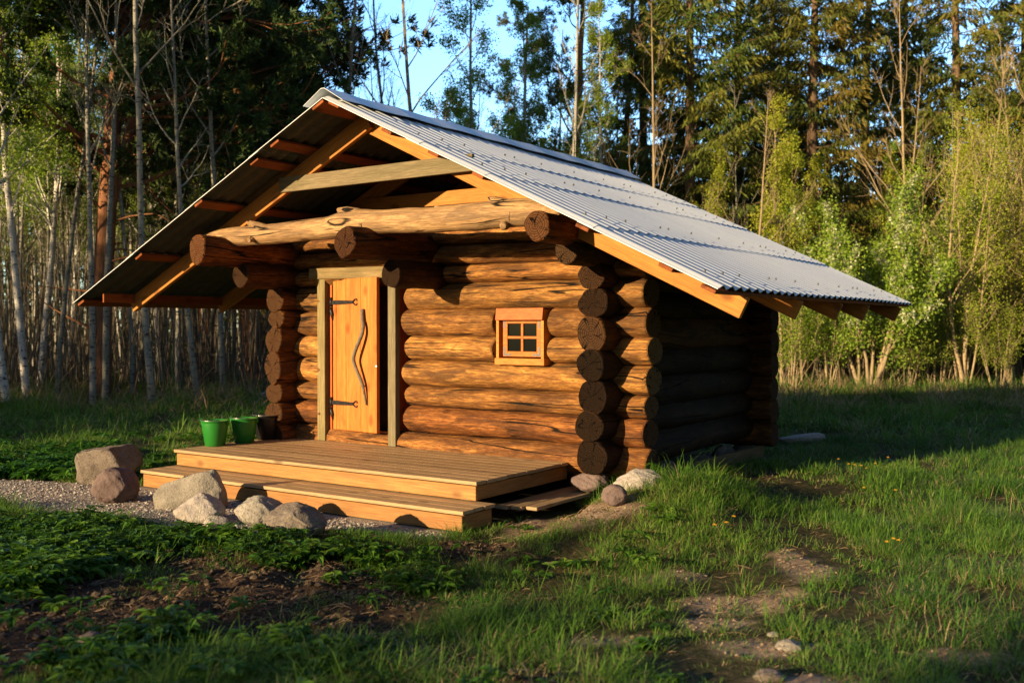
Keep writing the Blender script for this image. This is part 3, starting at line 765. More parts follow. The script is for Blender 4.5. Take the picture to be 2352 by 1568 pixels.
# ------------------------------------------------------------------ buckets
def bucket(u, v, mat, label, rot, tilt=0):
    p = at(u, v, 'z', .3205)
    r = root('bucket', tuple(p), label, 'bucket', 'buckets standing on the deck')
    b = MB()
    h = .262; r0, r1 = .100, .137
    prof = [(0, .004), (r0*.9, .0), (r0, .004), (r1-.002, h-.03), (r1-.002, h-.012), (r1+.008, h-.010), (r1+.010, h), (r1-.003, h), (r1-.006, h-.03), (r0-.004, .012), (0, .012)]
    b.lathe(prof, 40)
    put(b.build('bucket_body', mat), r, T(*p) @ RZ(rot))
    for sg in (-1, 1):
        e = MB(); pts_ = []
        for q in range(9):
            a = math.pi*q/8; pts_.append((sg*(r1+.004), .020*math.cos(a), h-.008+.030*math.sin(a)))
        e.tube(pts_, [.0055]*9, 6); e.box((sg*(r1+.004)-.004, -.022, h-.045), (sg*(r1+.004)+.006, .022, h-.012), bev=.002)
        put(e.build('ear', mat), r, T(*p) @ RZ(rot))
    w = MB(); pts_ = []
    for q in range(25):     # bail lying down on the rim
        a = math.pi*q/24; pts_.append((math.cos(a)*(r1+.006), -math.sin(a)*(r1+.014), h+.010-.004*math.sin(a)))
    w.tube(pts_, [.0032]*25, 6); put(w.build('handle', M['steel']), r, T(*p) @ RZ(rot))
    return r
bucket(494, 1023, M['bucket_green'], 'green bucket nearest the left corner of the deck', math.radians(24))
bucket(561, 1016, M['bucket_green'], 'green bucket in the middle of three, between the other green one and the black one', math.radians(28))
bucket(612, 1008, M['bucket_black'], 'black bucket standing by the log ends at the left of the deck', math.radians(35))

# ------------------------------------------------------------------ stones
def ico(sub):
    import bmesh
    bm = bmesh.new(); bmesh.ops.create_icosphere(bm, subdivisions=sub, radius=1.0)
    V = np.array([v.co[:] for v in bm.verts]); F = np.array([[v.index for v in f.verts] for f in bm.faces]); bm.free()
    return V, F
IV, IF = ico(5)
def stone(u, v, wpx, hpx, mat, label, seed, depth=.8, cuts=5, sink=.12, rot=0.0, name='boulder', group='boulders around the cabin', lean=0.0, sharp=.7, z=None, cutlist=None):
    if z is None: x, y, z = G(u, v)
    else: x, y, _ = at(u, v, 'z', z)
    t = float((np.array([x, y, z])-[0, 0, HC])@F3)
    w = wpx/FPX*t; h = hpx/FPX*t
    rs = np.random.default_rng(seed)
    P = IV.copy()
    dirs = rs.normal(size=(cuts, 3)); dirs[:, 2] = np.abs(dirs[:, 2])*.7; dirs /= np.linalg.norm(dirs, axis=1, keepdims=True)
    offs = rs.uniform(.55, .85, cuts)
    if cutlist:
        dirs = np.array([c[:3] for c in cutlist], float); dirs /= np.linalg.norm(dirs, axis=1, keepdims=True); offs = np.array([c[3] for c in cutlist])
    for d_, o_ in zip(dirs, offs):
        k_ = P@d_; ex = np.maximum(k_-o_, 0); P = P-ex[:, None]*d_*sharp
    P *= (1+.16*(fbm(IV[:, 0]*1.7+seed, IV[:, 1]*1.7+IV[:, 2]*1.3, seed, 3)-.5)*2+.05*(fbm(IV[:, 0]*6+IV[:, 2]*5, IV[:, 1]*6+seed-IV[:, 2]*4, seed+3, 3)-.5)*2)[:, None]
    P[:, 2] += lean*P[:, 0]
    mn, mx = P.min(0), P.max(0)
    P = (P-(mn+mx)/2)/(mx-mn)
    P *= np.array([w, w*depth, h*(1+sink)])
    P[:, 2] += h*(1+sink)/2-h*sink
    c, s = math.cos(YAW), math.sin(YAW)
    me = mesh_from(name, P, [IF], [mat], smooth=True)
    off = Fh*(w*depth/2)*.8
    o = link(name, me, loc=(x+off[0], y+off[1], z-.01), rot=(0, 0, YAW+rot))
    return tag(o, label, 'stone', group)
st = stone
st(228, 1112, 150, 88, M['rock_brown'], 'large square brown boulder at the left edge of the gravel path', 1, .8, cutlist=[(-1, -.2, 0, .55), (0, -1, .1, .55), (-.2, 0, 1, .5), (1, -.4, .5, .75), (.1, 1, 0, .6)], sharp=.9)
st(252, 1157, 108, 84, M['rock_purple'], 'rounded purplish boulder in front of the large square one', 2, .9, cutlist=[(0, -1, .2, .7), (-.9, -.3, .6, .75), (.9, -.3, .5, .75), (.1, 0, 1, .75), (.8, -.5, -.5, .8)])
def angular():
    x, y, z = G(448, 1170)
    t = float((np.array([x, y, z])-[0, 0, HC])@F3); k = t/FPX
    # outline facing the camera, sharp peak to the right
    pts3 = [(-95, 0, 0), (55, 0, 0), (60, 62, -5), (-92, 60, 0), (-98, -6, 40), (-80, 8, 62), (-35, 4, 68), (-55, 55, 55), (30, 6, 92), (42, 22, 98), (48, 40, 80), (56, 10, 48), (0, 20, 78), (62, 52, 40), (14, -12, 30), (-60, -12, 20)]
    import bmesh
    bm = bmesh.new()
    for p in pts3: bm.verts.new((p[0]*k, p[1]*k, p[2]*k))
    bmesh.ops.convex_hull(bm, input=bm.verts)
    loose = [v for v in bm.verts if not v.link_faces]; bmesh.ops.delete(bm, geom=loose, context='VERTS')
    bmesh.ops.subdivide_edges(bm, edges=bm.edges, cuts=5, use_grid_fill=True)
    bmesh.ops.triangulate(bm, faces=bm.faces)
    for _ in range(2): bmesh.ops.smooth_vert(bm, verts=bm.verts, factor=.35, use_axis_x=True, use_axis_y=True, use_axis_z=True)
    for v in bm.verts:
        n_ = float(fbm(np.array([v.co.x*9]), np.array([v.co.y*9+v.co.z*7]), 5, 3)[0]-.5)
        v.co += v.normal*n_*.045
    me = bpy.data.meshes.new('boulder'); bm.to_mesh(me); bm.free(); me.materials.append(M['rock_grey'])
    me.polygons.foreach_set('use_smooth', [True]*len(me.polygons)); me.set_sharp_from_angle(angle=math.radians(38)) if hasattr(me, 'set_sharp_from_angle') else None
    return tag(link('boulder', me, loc=(x, y, z-.01), rot=(0, 0, YAW)), 'angular grey boulder rising to a sharp peak before the step', 'stone', 'boulders around the cabin')
angular()
st(447, 1205, 122, 72, M['rock_pale'], 'pale pinkish boulder with a ridged top in front of the peaked one', 4, .7, cutlist=[(0, -1, .5, .6), (-.8, -.2, .8, .62), (.8, -.2, .7, .7), (.3, -.6, .6, .7)])
st(490, 1212, 60, 30, M['rock_pale'], 'small low pinkish stone at the foot of the pale boulder', 14, .7)
st(587, 1206, 118, 66, M['rock_speck'], 'black and white speckled boulder behind the smooth brown one', 5, .8, cutlist=[(-.7, -.4, .8, .7), (.8, -.2, .8, .72), (0, -1, .1, .8)])
st(668, 1243, 150, 84, M['rock_brown'], 'smooth light brown boulder nearest the end of the step', 6, .8, cutlist=[(-.5, -.4, .9, .62), (.8, -.4, .7, .65), (0, -1, .0, .7)])
st(1470, 1140, 118, 62, M['rock_pale'], 'long pale boulder in the grass at the right corner of the cabin', 7, .6, lean=.12, z=.20, cutlist=[(-.6, -.3, .9, .55), (.3, -.2, 1, .6)])
st(1412, 1156, 60, 46, M['rock_purple'], 'small reddish stone touching the long pale boulder', 8, .8, z=.21)
st(1358, 1128, 92, 46, M['rock_purple'], 'dark brown foundation stone under the right front corner logs', 9, .9, name='foundation_stone', z=.12)
st(196, 1500, 66, 48, M['rock_brown'], 'small brown stone alone on the bare soil at lower left', 10, .9, name='fieldstone', group='loose stones on the ground')
st(1818, 1496, 66, 26, M['rock_grey'], 'flat grey stone in the dirt at lower right', 11, .8, name='fieldstone', group='loose stones on the ground')
st(1772, 1566, 74, 26, M['rock_brown'], 'half buried beige stone at the bottom edge', 12, .8, name='fieldstone', group='loose stones on the ground')
st(1778, 1462, 30, 14, M['rock_pale'], 'tiny pale stone just behind the flat grey one', 13, .8, name='fieldstone', group='loose stones on the ground')
st(1848, 1020, 108, 26, M['rock_pale'], 'long white rock lying in the shade behind the cabin', 15, .5, lean=.25, cutlist=[(-.3, 0, 1, .4)], name='boulder')
for k_, (x, y, w_) in enumerate([(-4.35, 9.3, 150), (-4.3, 10.3, 170), (-4.32, 11.4, 130), (-4.1, 12.0, 120)]):
    pass
fs = [( -4.30, 9.0, .24), (-4.27, 9.75, .32), (-4.31, 10.5, .24), (-4.3, 11.2, .26)]
for k_, (x, y, r_) in enumerate(fs):
    P = IV*(1+.25*(fbm(IV[:, 0]*1.7+k_*5, IV[:, 1]*1.7+IV[:, 2], 60+k_, 3)-.5)*2)[:, None]*np.array([r_*.55, r_, .14])
    o = link('foundation_stone', mesh_from('foundation_stone', P, [IF], [M['rock_brown']], smooth=True), loc=(x, y, .07))
    tag(o, ['rough foundation stone under the side wall nearest the front corner', 'broad foundation stone under the middle of the side wall', 'foundation stone under the rear half of the side wall', 'foundation stone under the rear right corner of the cabin'][k_], 'stone', 'boulders around the cabin')
pl = board('loose_plank', M['grey'], None, (-4.05, 8.95, .155), (0, 1, -.012), (.12, 0, 1), 2.1, .13, .04, color=(.8, .7, .6))
tag(pl, 'long plank leaning on edge along the foot of the shaded side wall', 'plank')
# weathered planks lying in the grass behind the left corner
for k_, (du, dz, ln, an) in enumerate([(0, .05, 2.6, .1), (18, .13, 2.2, .05), (34, .20, 1.9, .0)]):
    x, y = far(575+du, 20.5)
    pl = board('grey_plank', M['oldplank'], None, (x, y, gz(x, y)+dz+.03), (math.cos(YAW+an), math.sin(YAW+an), .015), (-math.sin(YAW), math.cos(YAW), 0), ln, .2, .05)
    tag(pl, ['lowest plank of the silver grey stack behind the left corner', 'middle plank of the silver grey stack behind the left corner', 'top plank of the silver grey stack behind the left corner'][k_], 'plank', 'stack of grey planks in the grass')
x, y, z = G(897, 1513)
b = MB(); b.add([(-.03, -.01, 0), (0, -.015, .012), (.03, -.006, .003), (.034, .012, .010), (.004, .010, .02), (-.028, .014, .006), (-.03, -.01, -.004), (.03, -.006, -.003), (.034, .012, -.002), (-.028, .014, -.003)], [(0, 1, 4, 5), (1, 2, 3, 4), (6, 9, 8, 7), (0, 6, 7, 2, 1), (5, 4, 3, 8, 9), (0, 5, 9, 6), (2, 7, 8, 3)])
tag(b.build('litter_scrap', M['litter'], loc=(x, y, z+.012), rot=(0, 0, .9)), 'tiny crumpled blue and white scrap on the bare soil', 'litter')

# ------------------------------------------------------------------ trees
def unit(v): v = np.asarray(v, float); return v/(np.linalg.norm(v)+1e-12)
def turn(rs, d, ang, az=None):
    d = unit(d); r = np.array([0, 0, 1.0]) if abs(d[2]) < .9 else np.array([1.0, 0, 0])
    a = unit(np.cross(d, r)); b = np.cross(d, a)
    az = rs.uniform(0, 6.283) if az is None else az
    return unit(d*math.cos(ang)+(a*math.cos(az)+b*math.sin(az))*math.sin(ang))
def limb(rs, p, d, L, n, wand, grav):
    P = [np.array(p, float)]; d = unit(d); st_ = L/(n-1)
    for i in range(n-1):
        d = unit(d+rs.normal(size=3)*wand+np.array([0, 0, grav])); P.append(P[-1]+d*st_)
    return np.array(P)
class Tree:
    def __init__(s, seed): s.rs = np.random.default_rng(seed); s.w = [[], []]; s.L = []
    def tube(s, P, r0, r1, k=5, part=0, pw=1.0):
        R = r1+(r0-r1)*(1-np.linspace(0, 1, len(P)))**pw
        s.w[part].append(tube_np(P, R, k))
    def leaves(s, c, size, aspect=.6, down=0.0, spread=0.0, tint=None, dirs=None, mat=1):
        rs = s.rs; c = np.asarray(c, float); n = len(c)
        if n == 0: return
        c = c+rs.normal(size=(n, 3))*spread
        t = rs.normal(size=(n, 3)) if dirs is None else dirs+rs.normal(size=(n, 3))*.35
        t[:, 2] -= down; t /= np.linalg.norm(t, axis=1, keepdims=True)
        q = np.cross(t, rs.normal(size=(n, 3))); q /= np.linalg.norm(q, axis=1, keepdims=True)+1e-9
        sz = size*rs.uniform(.6, 1.3, n)[:, None]
        V = np.stack([c-t*sz*.5, c+q*sz*aspect*.5, c+t*sz*.5, c-q*sz*aspect*.5], 1).reshape(-1, 3)
        if tint is None: tint = np.clip(rs.normal(.45, .22, n), 0, 1)
        s.L.append((V, np.repeat(tint, 4), mat))
    def build(s, name, bark, leafs, leafparts=('crown',)):
        """returns list of (part name, mesh)"""
        out = []
        Vt = []; Qt = []; n = 0
        for V, Q in s.w[0]: Vt.append(V); Qt.append(Q+n); n += len(V)
        out.append(('trunk', mesh_from('trunk', np.concatenate(Vt), [np.concatenate(Qt)], [bark], smooth=True)))
        Vt = []; Qt = []; mi = []; tt = []; n = 0
        for V, Q in s.w[1]: Vt.append(V); Qt.append(Q+n); n += len(V); mi.append(np.zeros(len(Q))); tt.append(np.zeros(len(V)))
        for V, ti, m_ in s.L:
            Vt.append(V); k = len(V)//4; Qt.append(np.arange(len(V)).reshape(-1, 4)+n); n += len(V); mi.append(np.full(k, m_)); tt.append(ti)
        if Vt: out.append(('crown', mesh_from('crown', np.concatenate(Vt), [np.concatenate(Qt)], [bark]+list(leafs), np.concatenate(mi), smooth=False, attrs={'tint': np.concatenate(tt)})))
        return out
def along(P, f):
    i = f*(len(P)-1); a = int(min(len(P)-2, math.floor(i))); q = i-a
    return P[a]*(1-q)+P[a+1]*q, unit(P[a+1]-P[a])

def make_aspen(seed, H, r, nb=16, fb=.35, up_=.10, leaf=0, leafsize=.05, bark='bark_aspen', lm='leaf_birch', blen=.22, sub=5, wand=.018, ang=(.5, .95)):
    t = Tree(seed); rs = t.rs
    P = limb(rs, (0, 0, -.1), (rs.normal()*.04, rs.normal()*.04, 1), H, 18, wand, .05)
    t.tube(P, r, r*.12, 8, 0, .8)
    pts = []
    for i in range(nb):
        f = fb+(1-fb)*(i+rs.uniform(0, .8))/nb; f = min(f, .985)
        p, d = along(P, f); L = H*blen*(1.12-f)*rs.uniform(.6, 1.35)*1.3
        Q = limb(rs, p, turn(rs, d, rs.uniform(*ang)), L, 8, .10, up_)
        rb = r*(1.05-f)*.42+.006; t.tube(Q, rb, .004, 4, 1)
        for j in range(sub):
            g = rs.uniform(.2, .97); p2, d2 = along(Q, g); L2 = L*.42*(1.15-g)*rs.uniform(.6, 1.3)
            Q2 = limb(rs, p2, turn(rs, d2, rs.uniform(.4, .9)), L2, 5, .12, up_*.8)
            t.tube(Q2, rb*.4*(1.1-g)+.004, .0028, 3, 1); pts.append(Q2)
            for k in range(3):
                p3, d3 = along(Q2, rs.uniform(.2, 1)); Q3 = limb(rs, p3, turn(rs, d3, rs.uniform(.4, .9)), L2*.45+.1, 4, .12, up_*.3-.02)
                t.tube(Q3, .0042, .002, 3, 1); pts.append(Q3)
        pts.append(Q[3:])
    if leaf:
        A = np.concatenate([q for q in pts]); c = A[rs.integers(0, len(A), leaf)]
        t.leaves(c, leafsize, .7, .2, .09)
    return t.build('t', M[bark], [M[lm]])

def make_bush(seed, H, stems=7, r=.05, leaf=9000, lm='leaf_willow', spread=.32, leafsize=.05, blossom=0, bark='bark_warm', fb=.25, crown_r=.13):
    t = Tree(seed); rs = t.rs; pts = []
    for s_ in range(stems):
        a = rs.uniform(0, 6.28); h = H*rs.uniform(.6, 1.0); lean = rs.uniform(.05, spread)
        P = limb(rs, (math.cos(a)*.15, math.sin(a)*.15, -.1), (math.cos(a)*lean, math.sin(a)*lean, 1), h, 14, .06, .04)
        rr = r*rs.uniform(.5, 1.0); t.tube(P, rr, .006, 6, 0)
        nb = int(12*h/6)+5
        for i in range(nb):
            f = fb+(1-fb)*(i+rs.uniform(0, 1))/nb; f = min(f, .98); p, d = along(P, f)
            L = h*.24*(1.25-f)*rs.uniform(.5, 1.3)
            Q = limb(rs, p, turn(rs, d, rs.uniform(.4, 1.0)), L, 7, .12, .06); t.tube(Q, rr*.4*(1.1-f)+.004, .003, 4, 1); pts.append(Q[2:])
            for j in range(5):
                p2, d2 = along(Q, rs.uniform(.2, .95)); Q2 = limb(rs, p2, turn(rs, d2, rs.uniform(.4, .9)), L*.4, 5, .12, .04); t.tube(Q2, .005, .002, 3, 1); pts.append(Q2)
    A = np.concatenate(pts); c = A[rs.integers(0, len(A), leaf)]
    t.leaves(c, leafsize, .65, .1, crown_r)
    if blossom:
        c = A[rs.integers(0, len(A), blossom)]; c = c[c[:, 2] > H*.3]
        c = np.repeat(c, 6, 0)+rs.normal(size=(len(c)*6, 3))*np.array([.03, .03, .05]); t.leaves(c, .06, .9, 0, .01, mat=2)
    return t.build('b', M[bark], [M[lm], M['blossom']])

def make_spruce(seed, H, r, Lmax=2.9, z0=1.5, dens=1.0, tintm=.5):
    t = Tree(seed); rs = t.rs
    P = limb(rs, (0, 0, -.2), (0, 0, 1), H+.2, 20, .008, .1); t.tube(P, r, .02, 9, 0, .9)
    cs = []; ds = []; tn = []
    z = z0
    while z < H-.2:
        f = (z-z0)/(H-z0); Lw = Lmax*(1-f)**.75*(.75+.5*rs.random())+.15
        nb = rs.integers(4, 7); a0 = rs.uniform(0, 6.28)
        for b_ in range(nb):
            if rs.random() < .12: continue
            a = a0+6.283*b_/nb+rs.normal()*.25; L = Lw*rs.uniform(.65, 1.15)
            n = 9; s_ = np.linspace(0, 1, n)
            dr = -.30*(1-f)+.15*f
            zz = dr*s_*L+(.16+.1*rs.random())*(s_**2)*L*(1.0)
            bend = rs.normal()*.12
            Q = np.stack([np.cos(a+bend*s_)*s_*L, np.sin(a+bend*s_)*s_*L, zz], -1)+along(P, min(.99, (z+.2)/(H+.2)))[0]
            t.tube(Q, .012+.014*L/Lmax*(1), .004, 4, 1)
            m_ = max(3, int(L/.13)); bt = np.clip(rs.normal(tintm, .22), 0, 1)
            for i in range(m_):
                g = (i+rs.random())/m_*.88+.12; p, d = along(Q, g)
                sidev = np.array([-math.sin(a), math.cos(a), 0])
                lat = min(.55, .42*L*(1.1-g)+.08)
                k = int((9 if lat > .25 else 5)*dens)
                for sg in (-1, 1):
                    u_ = rs.uniform(0, 1, k); e = p+np.outer(u_*lat, sidev*sg+d*.75)
                    e[:, 2] -= (u_**2)*lat*.5+rs.uniform(0, .16, k)
                    cs.append(e); dd = np.repeat((sidev*sg*.5+d*.5+np.array([0, 0, -.9]))[None], k, 0); ds.append(dd); tn.append(np.full(k, bt)+rs.normal(size=k)*.12)
        z += rs.uniform(.28, .48)
    c = np.concatenate(cs); t.leaves(c, .24, .17, 0, .02, tint=np.clip(np.concatenate(tn), 0, 1), dirs=np.concatenate(ds))
    return t.build('s', M['bark_spruce'], [M['needle_spruce']])

def make_pine(seed, H, r, nl=26, fb=.35, Lmax=3.2, tufts=5, bark='bark_pine', nd=34, dens=1.0, dead=6, fork=False, sub_=9, nm='needle_pine', ns=.17):
    t = Tree(seed); rs = t.rs
    P = limb(rs, (0, 0, -.2), (rs.normal()*.02, rs.normal()*.02, 1), H, 20, .022, .06); t.tube(P, r, r*.25, 12, 0, .8)
    trunks = [(P, fb)]
    if fork:
        p, d = along(P, .30); P2 = limb(rs, p, unit((.28, .1, 1)), H*.62, 14, .05, .12); t.tube(P2, r*.62, r*.15, 10, 0); trunks.append((P2, .25))
    cs = []
    def tuft(p, d, n=nd):
        v = rs.normal(size=(n, 3))*.6+d; v /= np.linalg.norm(v, axis=1, keepdims=True)
        cs.append((p+v*rs.uniform(.02, .16, (n, 1))*1.1, v))
    for P_, fb_ in trunks:
        for i in range(dead):
            f = fb_*rs.uniform(.3, 1.0); p, d = along(P_, f); Q = limb(rs, p, turn(rs, d, rs.uniform(1.1, 1.6)), rs.uniform(.5, 2.2), 7, .16, -.02); t.tube(Q, .03, .006, 4, 0)
        n_ = int(nl*(1 if P_ is P else .6))
        for i in range(n_):
            f = fb_+(1-fb_)*(i+rs.random())/n_; f = min(f, .985); p, d = along(P_, f)
            L = Lmax*(1.15-((f-fb_)/(1-fb_))*.85)*rs.uniform(.55, 1.15)
            Q = limb(rs, p, turn(rs, d, rs.uniform(.9, 1.45)), L, 10, .13, .035)
            t.tube(Q, r*.20*(1.2-f)+.012, .008, 6, 1)
            for j in range(sub_):
                g = rs.uniform(.3, 1.0); p2, d2 = along(Q, g); L2 = L*.34*rs.uniform(.5, 1.2)+.15
                Q2 = limb(rs, p2, turn(rs, d2, rs.uniform(.3, 1.0)), L2, 6, .14, .05); t.tube(Q2, .013, .005, 4, 1)
                for k in range(int(tufts*dens)):
                    p3, d3 = along(Q2, rs.uniform(.35, 1.0)); tuft(p3+rs.normal(size=3)*.12, unit(d3+np.array([0, 0, .3])))
    c = np.concatenate([a for a, b in cs]); dd = np.concatenate([b for a, b in cs])
    t.leaves(c, ns, .2, 0, .01, dirs=dd)
    return t.build('p', M[bark], [M[nm]])

def place_tree(model, x, y, rz, s, name, label, cat, group=None, lean=(0, 0), sz=None):
    o = bpy.data.objects.new(name, None); C.objects.link(o); o.empty_display_size = .3
    o.location = (x, y, gz(x, y)-.02); o.rotation_euler = (lean[0], lean[1], rz); o.scale = (s, s, sz or s)
    tag(o, label, cat, group)
    for pn, me in model:
        c = bpy.data.objects.new(pn, me); C.objects.link(c); c.parent = o
    return o
MOD = {}
MOD['aspen'] = [make_aspen(100+i, 11+i % 3, .070, nb=14, fb=.42, leaf=0) for i in range(4)]
MOD['thin'] = [make_aspen(120+i, 9+i % 3, .036, nb=12, fb=.34, leaf=[0, 1500, 2500, 3500][i], leafsize=.05, wand=.012, sub=3, bark='bark_aspen') for i in range(4)]
MOD['birch'] = [make_aspen(140+i, 12, .085, nb=26, fb=.30, up_=.05, leaf=15000, leafsize=.060, bark='bark_birch', blen=.20, sub=6) for i in range(3)]
MOD['bare'] = [make_aspen(160+i, 12, .075, nb=14, fb=.25, up_=.12, leaf=0, sub=6, blen=.30, ang=(.45, .8), bark='bark_warm') for i in range(3)]
MOD['sapling'] = [make_aspen(180+i, 7, .04, nb=18, fb=.2, leaf=6500, leafsize=.06, lm='leaf_willow', bark='bark_warm', sub=4) for i in range(3)]
MOD['willow'] = [make_bush(200+i, 7.2, 8, .055, 17000, 'leaf_willow', leafsize=.045, crown_r=.15) for i in range(2)]
MOD['lowbush'] = [make_bush(210+i, 3.6, 9, .025, 8000, 'leaf_cherry', .45, .06, crown_r=.14) for i in range(2)]
MOD['cherry'] = [make_bush(220, 5.4, 7, .07, 20000, 'leaf_cherry', .38, .075, 2200, crown_r=.16)]
MOD['spruce'] = [make_spruce(240+i, 17, .22, 3.0+.3*i, 1.2) for i in range(3)]
MOD['pine'] = [make_pine(260, 15, .13, nl=26, fb=.28, Lmax=2.4, nd=34, sub_=8, nm='needle_lit', ns=.12)]
MOD['bigpine'] = [make_pine(270, 14, .24, nl=40, fb=.33, Lmax=4.0, fork=True, tufts=9, nd=30, dead=9, sub_=15)]
MOD['bigpine2'] = [make_pine(271, 15, .24, nl=56, fb=.20, Lmax=3.9, tufts=9, nd=30, dead=8, sub_=15)]
rt = np.random.default_rng(77)
def PT(kind, u, t, s, name, label, cat='tree', group=None, i=None, rz=None, lean=(0, 0), sz=None):
    mods = MOD[kind]; m = mods[(i if i is not None else rt.integers(0, len(mods))) % len(mods)]
    x, y = far(u, t)
    return place_tree(m, x, y, rt.uniform(0, 6.28) if rz is None else rz, s, name, label, cat, group, lean, sz)
ca, sa = math.cos(YAW), math.sin(YAW)
def lr(a): return (a*sa*1.0, a*ca)          # lean to the picture's right by angle a
# --- named trees on the left
PT('bigpine', 228, 21.5, 1.0, 'pine_tree', 'big old pine with forked orange brown trunk at the left edge of the wood', i=0, rz=YAW-.2, lean=(0, 0))
PT('bigpine2', 590, 26, 1.15, 'pine_tree', 'dark dense pine whose crown fills the sky left of the ridge', i=0)
PT('bigpine2', 470, 31, 1.05, 'pine_tree', 'dark pine standing deeper in the wood between the two big pine crowns', i=0)
PT('birch', 62, 20.6, 1.0, 'birch_tree', 'leafy birch standing second from the left edge', i=1)
PT('birch', 18, 19.6, 1.0, 'birch_tree', 'white barked birch nearest the left edge of the photo', i=0)
PT('birch', -60, 21, 1.05, 'birch_tree', 'leafy birch just beyond the left edge', i=1)
PT('birch', 90, 23, .95, 'birch_tree', 'green leafed birch left of the big forked pine', i=2)
PT('birch', 150, 28, 1.1, 'birch_tree', 'hazy green birch behind and left of the forked pine', i=0)
for u, t, s, a, lb in ((212, 19.8, .95, .05, 'leaning pale aspen at the foot of the forked pine'), (240, 20.2, 1.0, .015, 'straight pale aspen crossing in front of the forked pine trunk'), (350, 19.5, 1.05, .02, 'tall pale bare aspen midway between the forked pine and the roof edge'),
                       (302, 22, .8, -.02, 'crooked bare aspen under the left eave'), (455, 20.2, .9, .05, 'pale leaning aspen seen below the left eave nearest the cabin'), (515, 22, 1.0, .04, 'bare aspen rising behind the left slope of the roof'), (408, 23, .9, .03, 'grey aspen behind the tips of the left rafters'), (128, 21, .85, -.02, 'thin bare aspen left of the forked pine')):
    PT('aspen', u, t, s, 'aspen_tree', lb, lean=lr(a))
# --- centre, above the roof
PT('aspen', 775, 24, 1.05, 'aspen_tree', 'bare dark aspen against the sky just right of the ridge end', i=1, lean=lr(.01))
PT('aspen', 940, 27, 1.0, 'aspen_tree', 'slender bare tree against the sky over the middle of the ridge', i=2)
PT('bare', 985, 24, 1.0, 'aspen_tree', 'bare forked tree against the sky left of the leafy birch', i=0)
PT('birch', 1112, 27, 1.0, 'birch_tree', 'bright green birch in the sky gap above the ridge', i=1)
PT('birch', 1045, 32, .75, 'birch_tree', 'smaller green birch left of the bright one above the ridge', i=2)
PT('pine', 1318, 29, 1.05, 'pine_tree', 'slim orange barked pine above the middle of the roof', i=0)
PT('birch', 1180, 28, .9, 'birch_tree', 'green birch between the bright one and the slim pine', i=0)
PT('birch', 1385, 27.5, .85, 'birch_tree', 'leafy birch right of the smooth grey trunk above the roof', i=2)
PT('pine', 1235, 34, .85, 'pine_tree', 'small thin pine left of the slim orange barked one', i=0)
PT('pine', 1400, 33, 1.05, 'pine_tree', 'pine right of the slim orange barked one', i=0)
PT('aspen', 1290, 23.5, 1.05, 'aspen_tree', 'smooth grey trunk rising from the roof in front of the slim pine', i=3)
PT('spruce', 700, 31, .62, 'spruce_tree', 'small lit spruce beside the ridge end at left', i=0)
PT('spruce', 1020, 37, .55, 'spruce_tree', 'short distant spruce low above the ridge', i=1)
# --- spruces at right
for u, t, s, i, lb in ((1480, 33, 1.0, 0, 'dark spruce behind the roof at the left end of the spruce row'), (1585, 30, 1.05, 1, 'tall spruce second from the left in the spruce row'), (1700, 34, 1.1, 2, 'spruce behind the bare lit sapling'), (1860, 31, 1.08, 0, 'tall spruce in the middle of the spruce row'), (1985, 35, 1.1, 1, 'spruce behind the flowering bird cherry'), (2195, 33, 1.1, 2, 'tall thin spruce with visible trunk near the right edge'), (2085, 40, 1.15, 0, 'distant spruce between two nearer ones at right'), (2345, 35, 1.05, 1, 'spruce at the right edge of the photo'), (2460, 31, 1.0, 2, 'spruce just outside the right edge'), (1770, 41, 1.1, 1, 'deep set spruce behind the middle of the row')):
    PT('spruce', u, t, s, 'spruce_tree', lb, group='row of tall spruces at right', i=i)
# --- lit edge of the wood at right
PT('bare', 1712, 24.5, .62, 'aspen_tree', 'bare sunlit sapling with upright fork above the roof slope', i=1)
PT('bare', 1505, 26, .85, 'aspen_tree', 'pale bare trunk rising behind the right slope of the roof', i=2)
PT('sapling', 1795, 25.5, 1.05, 'young_tree', 'twin stemmed leafy sapling right of the bare sunlit one', i=0)
PT('sapling', 1845, 26.5, .95, 'young_tree', 'slim leafy sapling left of the bird cherry', i=1)
PT('sapling', 1640, 27, .9, 'young_tree', 'thin sapling behind the roof slope left of the bare sunlit one', i=2)
PT('cherry', 1990, 24.6, 1.0, 'bird_cherry', 'bird cherry in white blossom right of the eave', 'tree', i=0, rz=.4)
PT('cherry', 2120, 27.5, 1.05, 'bird_cherry', 'second blossoming bird cherry behind and right of the first', 'tree', i=0, rz=2.9)
PT('willow', 2215, 25.4, 1.0, 'willow_bush', 'tall yellow green willow with several white stems', 'bush', i=0, rz=1)
PT('willow', 2335, 26, 1.08, 'willow_bush', 'yellow green willow at the right edge of the photo', 'bush', i=1, rz=2)
PT('willow', 2440, 25, 1.0, 'willow_bush', 'willow just outside the right edge', 'bush', i=0, rz=4)
for u, t, s, lb in ((1815, 24.3, .8, 'low leafy bush just right of the rear cabin corner'), (1900, 25, .9, 'low bush under the right eave tip'), (2080, 24.8, .75, 'low bush at the foot of the bird cherry'), (2290, 24.9, .7, 'low bush under the right hand willow'), (2150, 25.4, .8, 'low bush left of the white stemmed willow'), (1950, 26, 1.0, 'bush behind the leaning bird cherry stem')):
    PT('lowbush', u, t, s, 'leafy_bush', lb, 'bush')
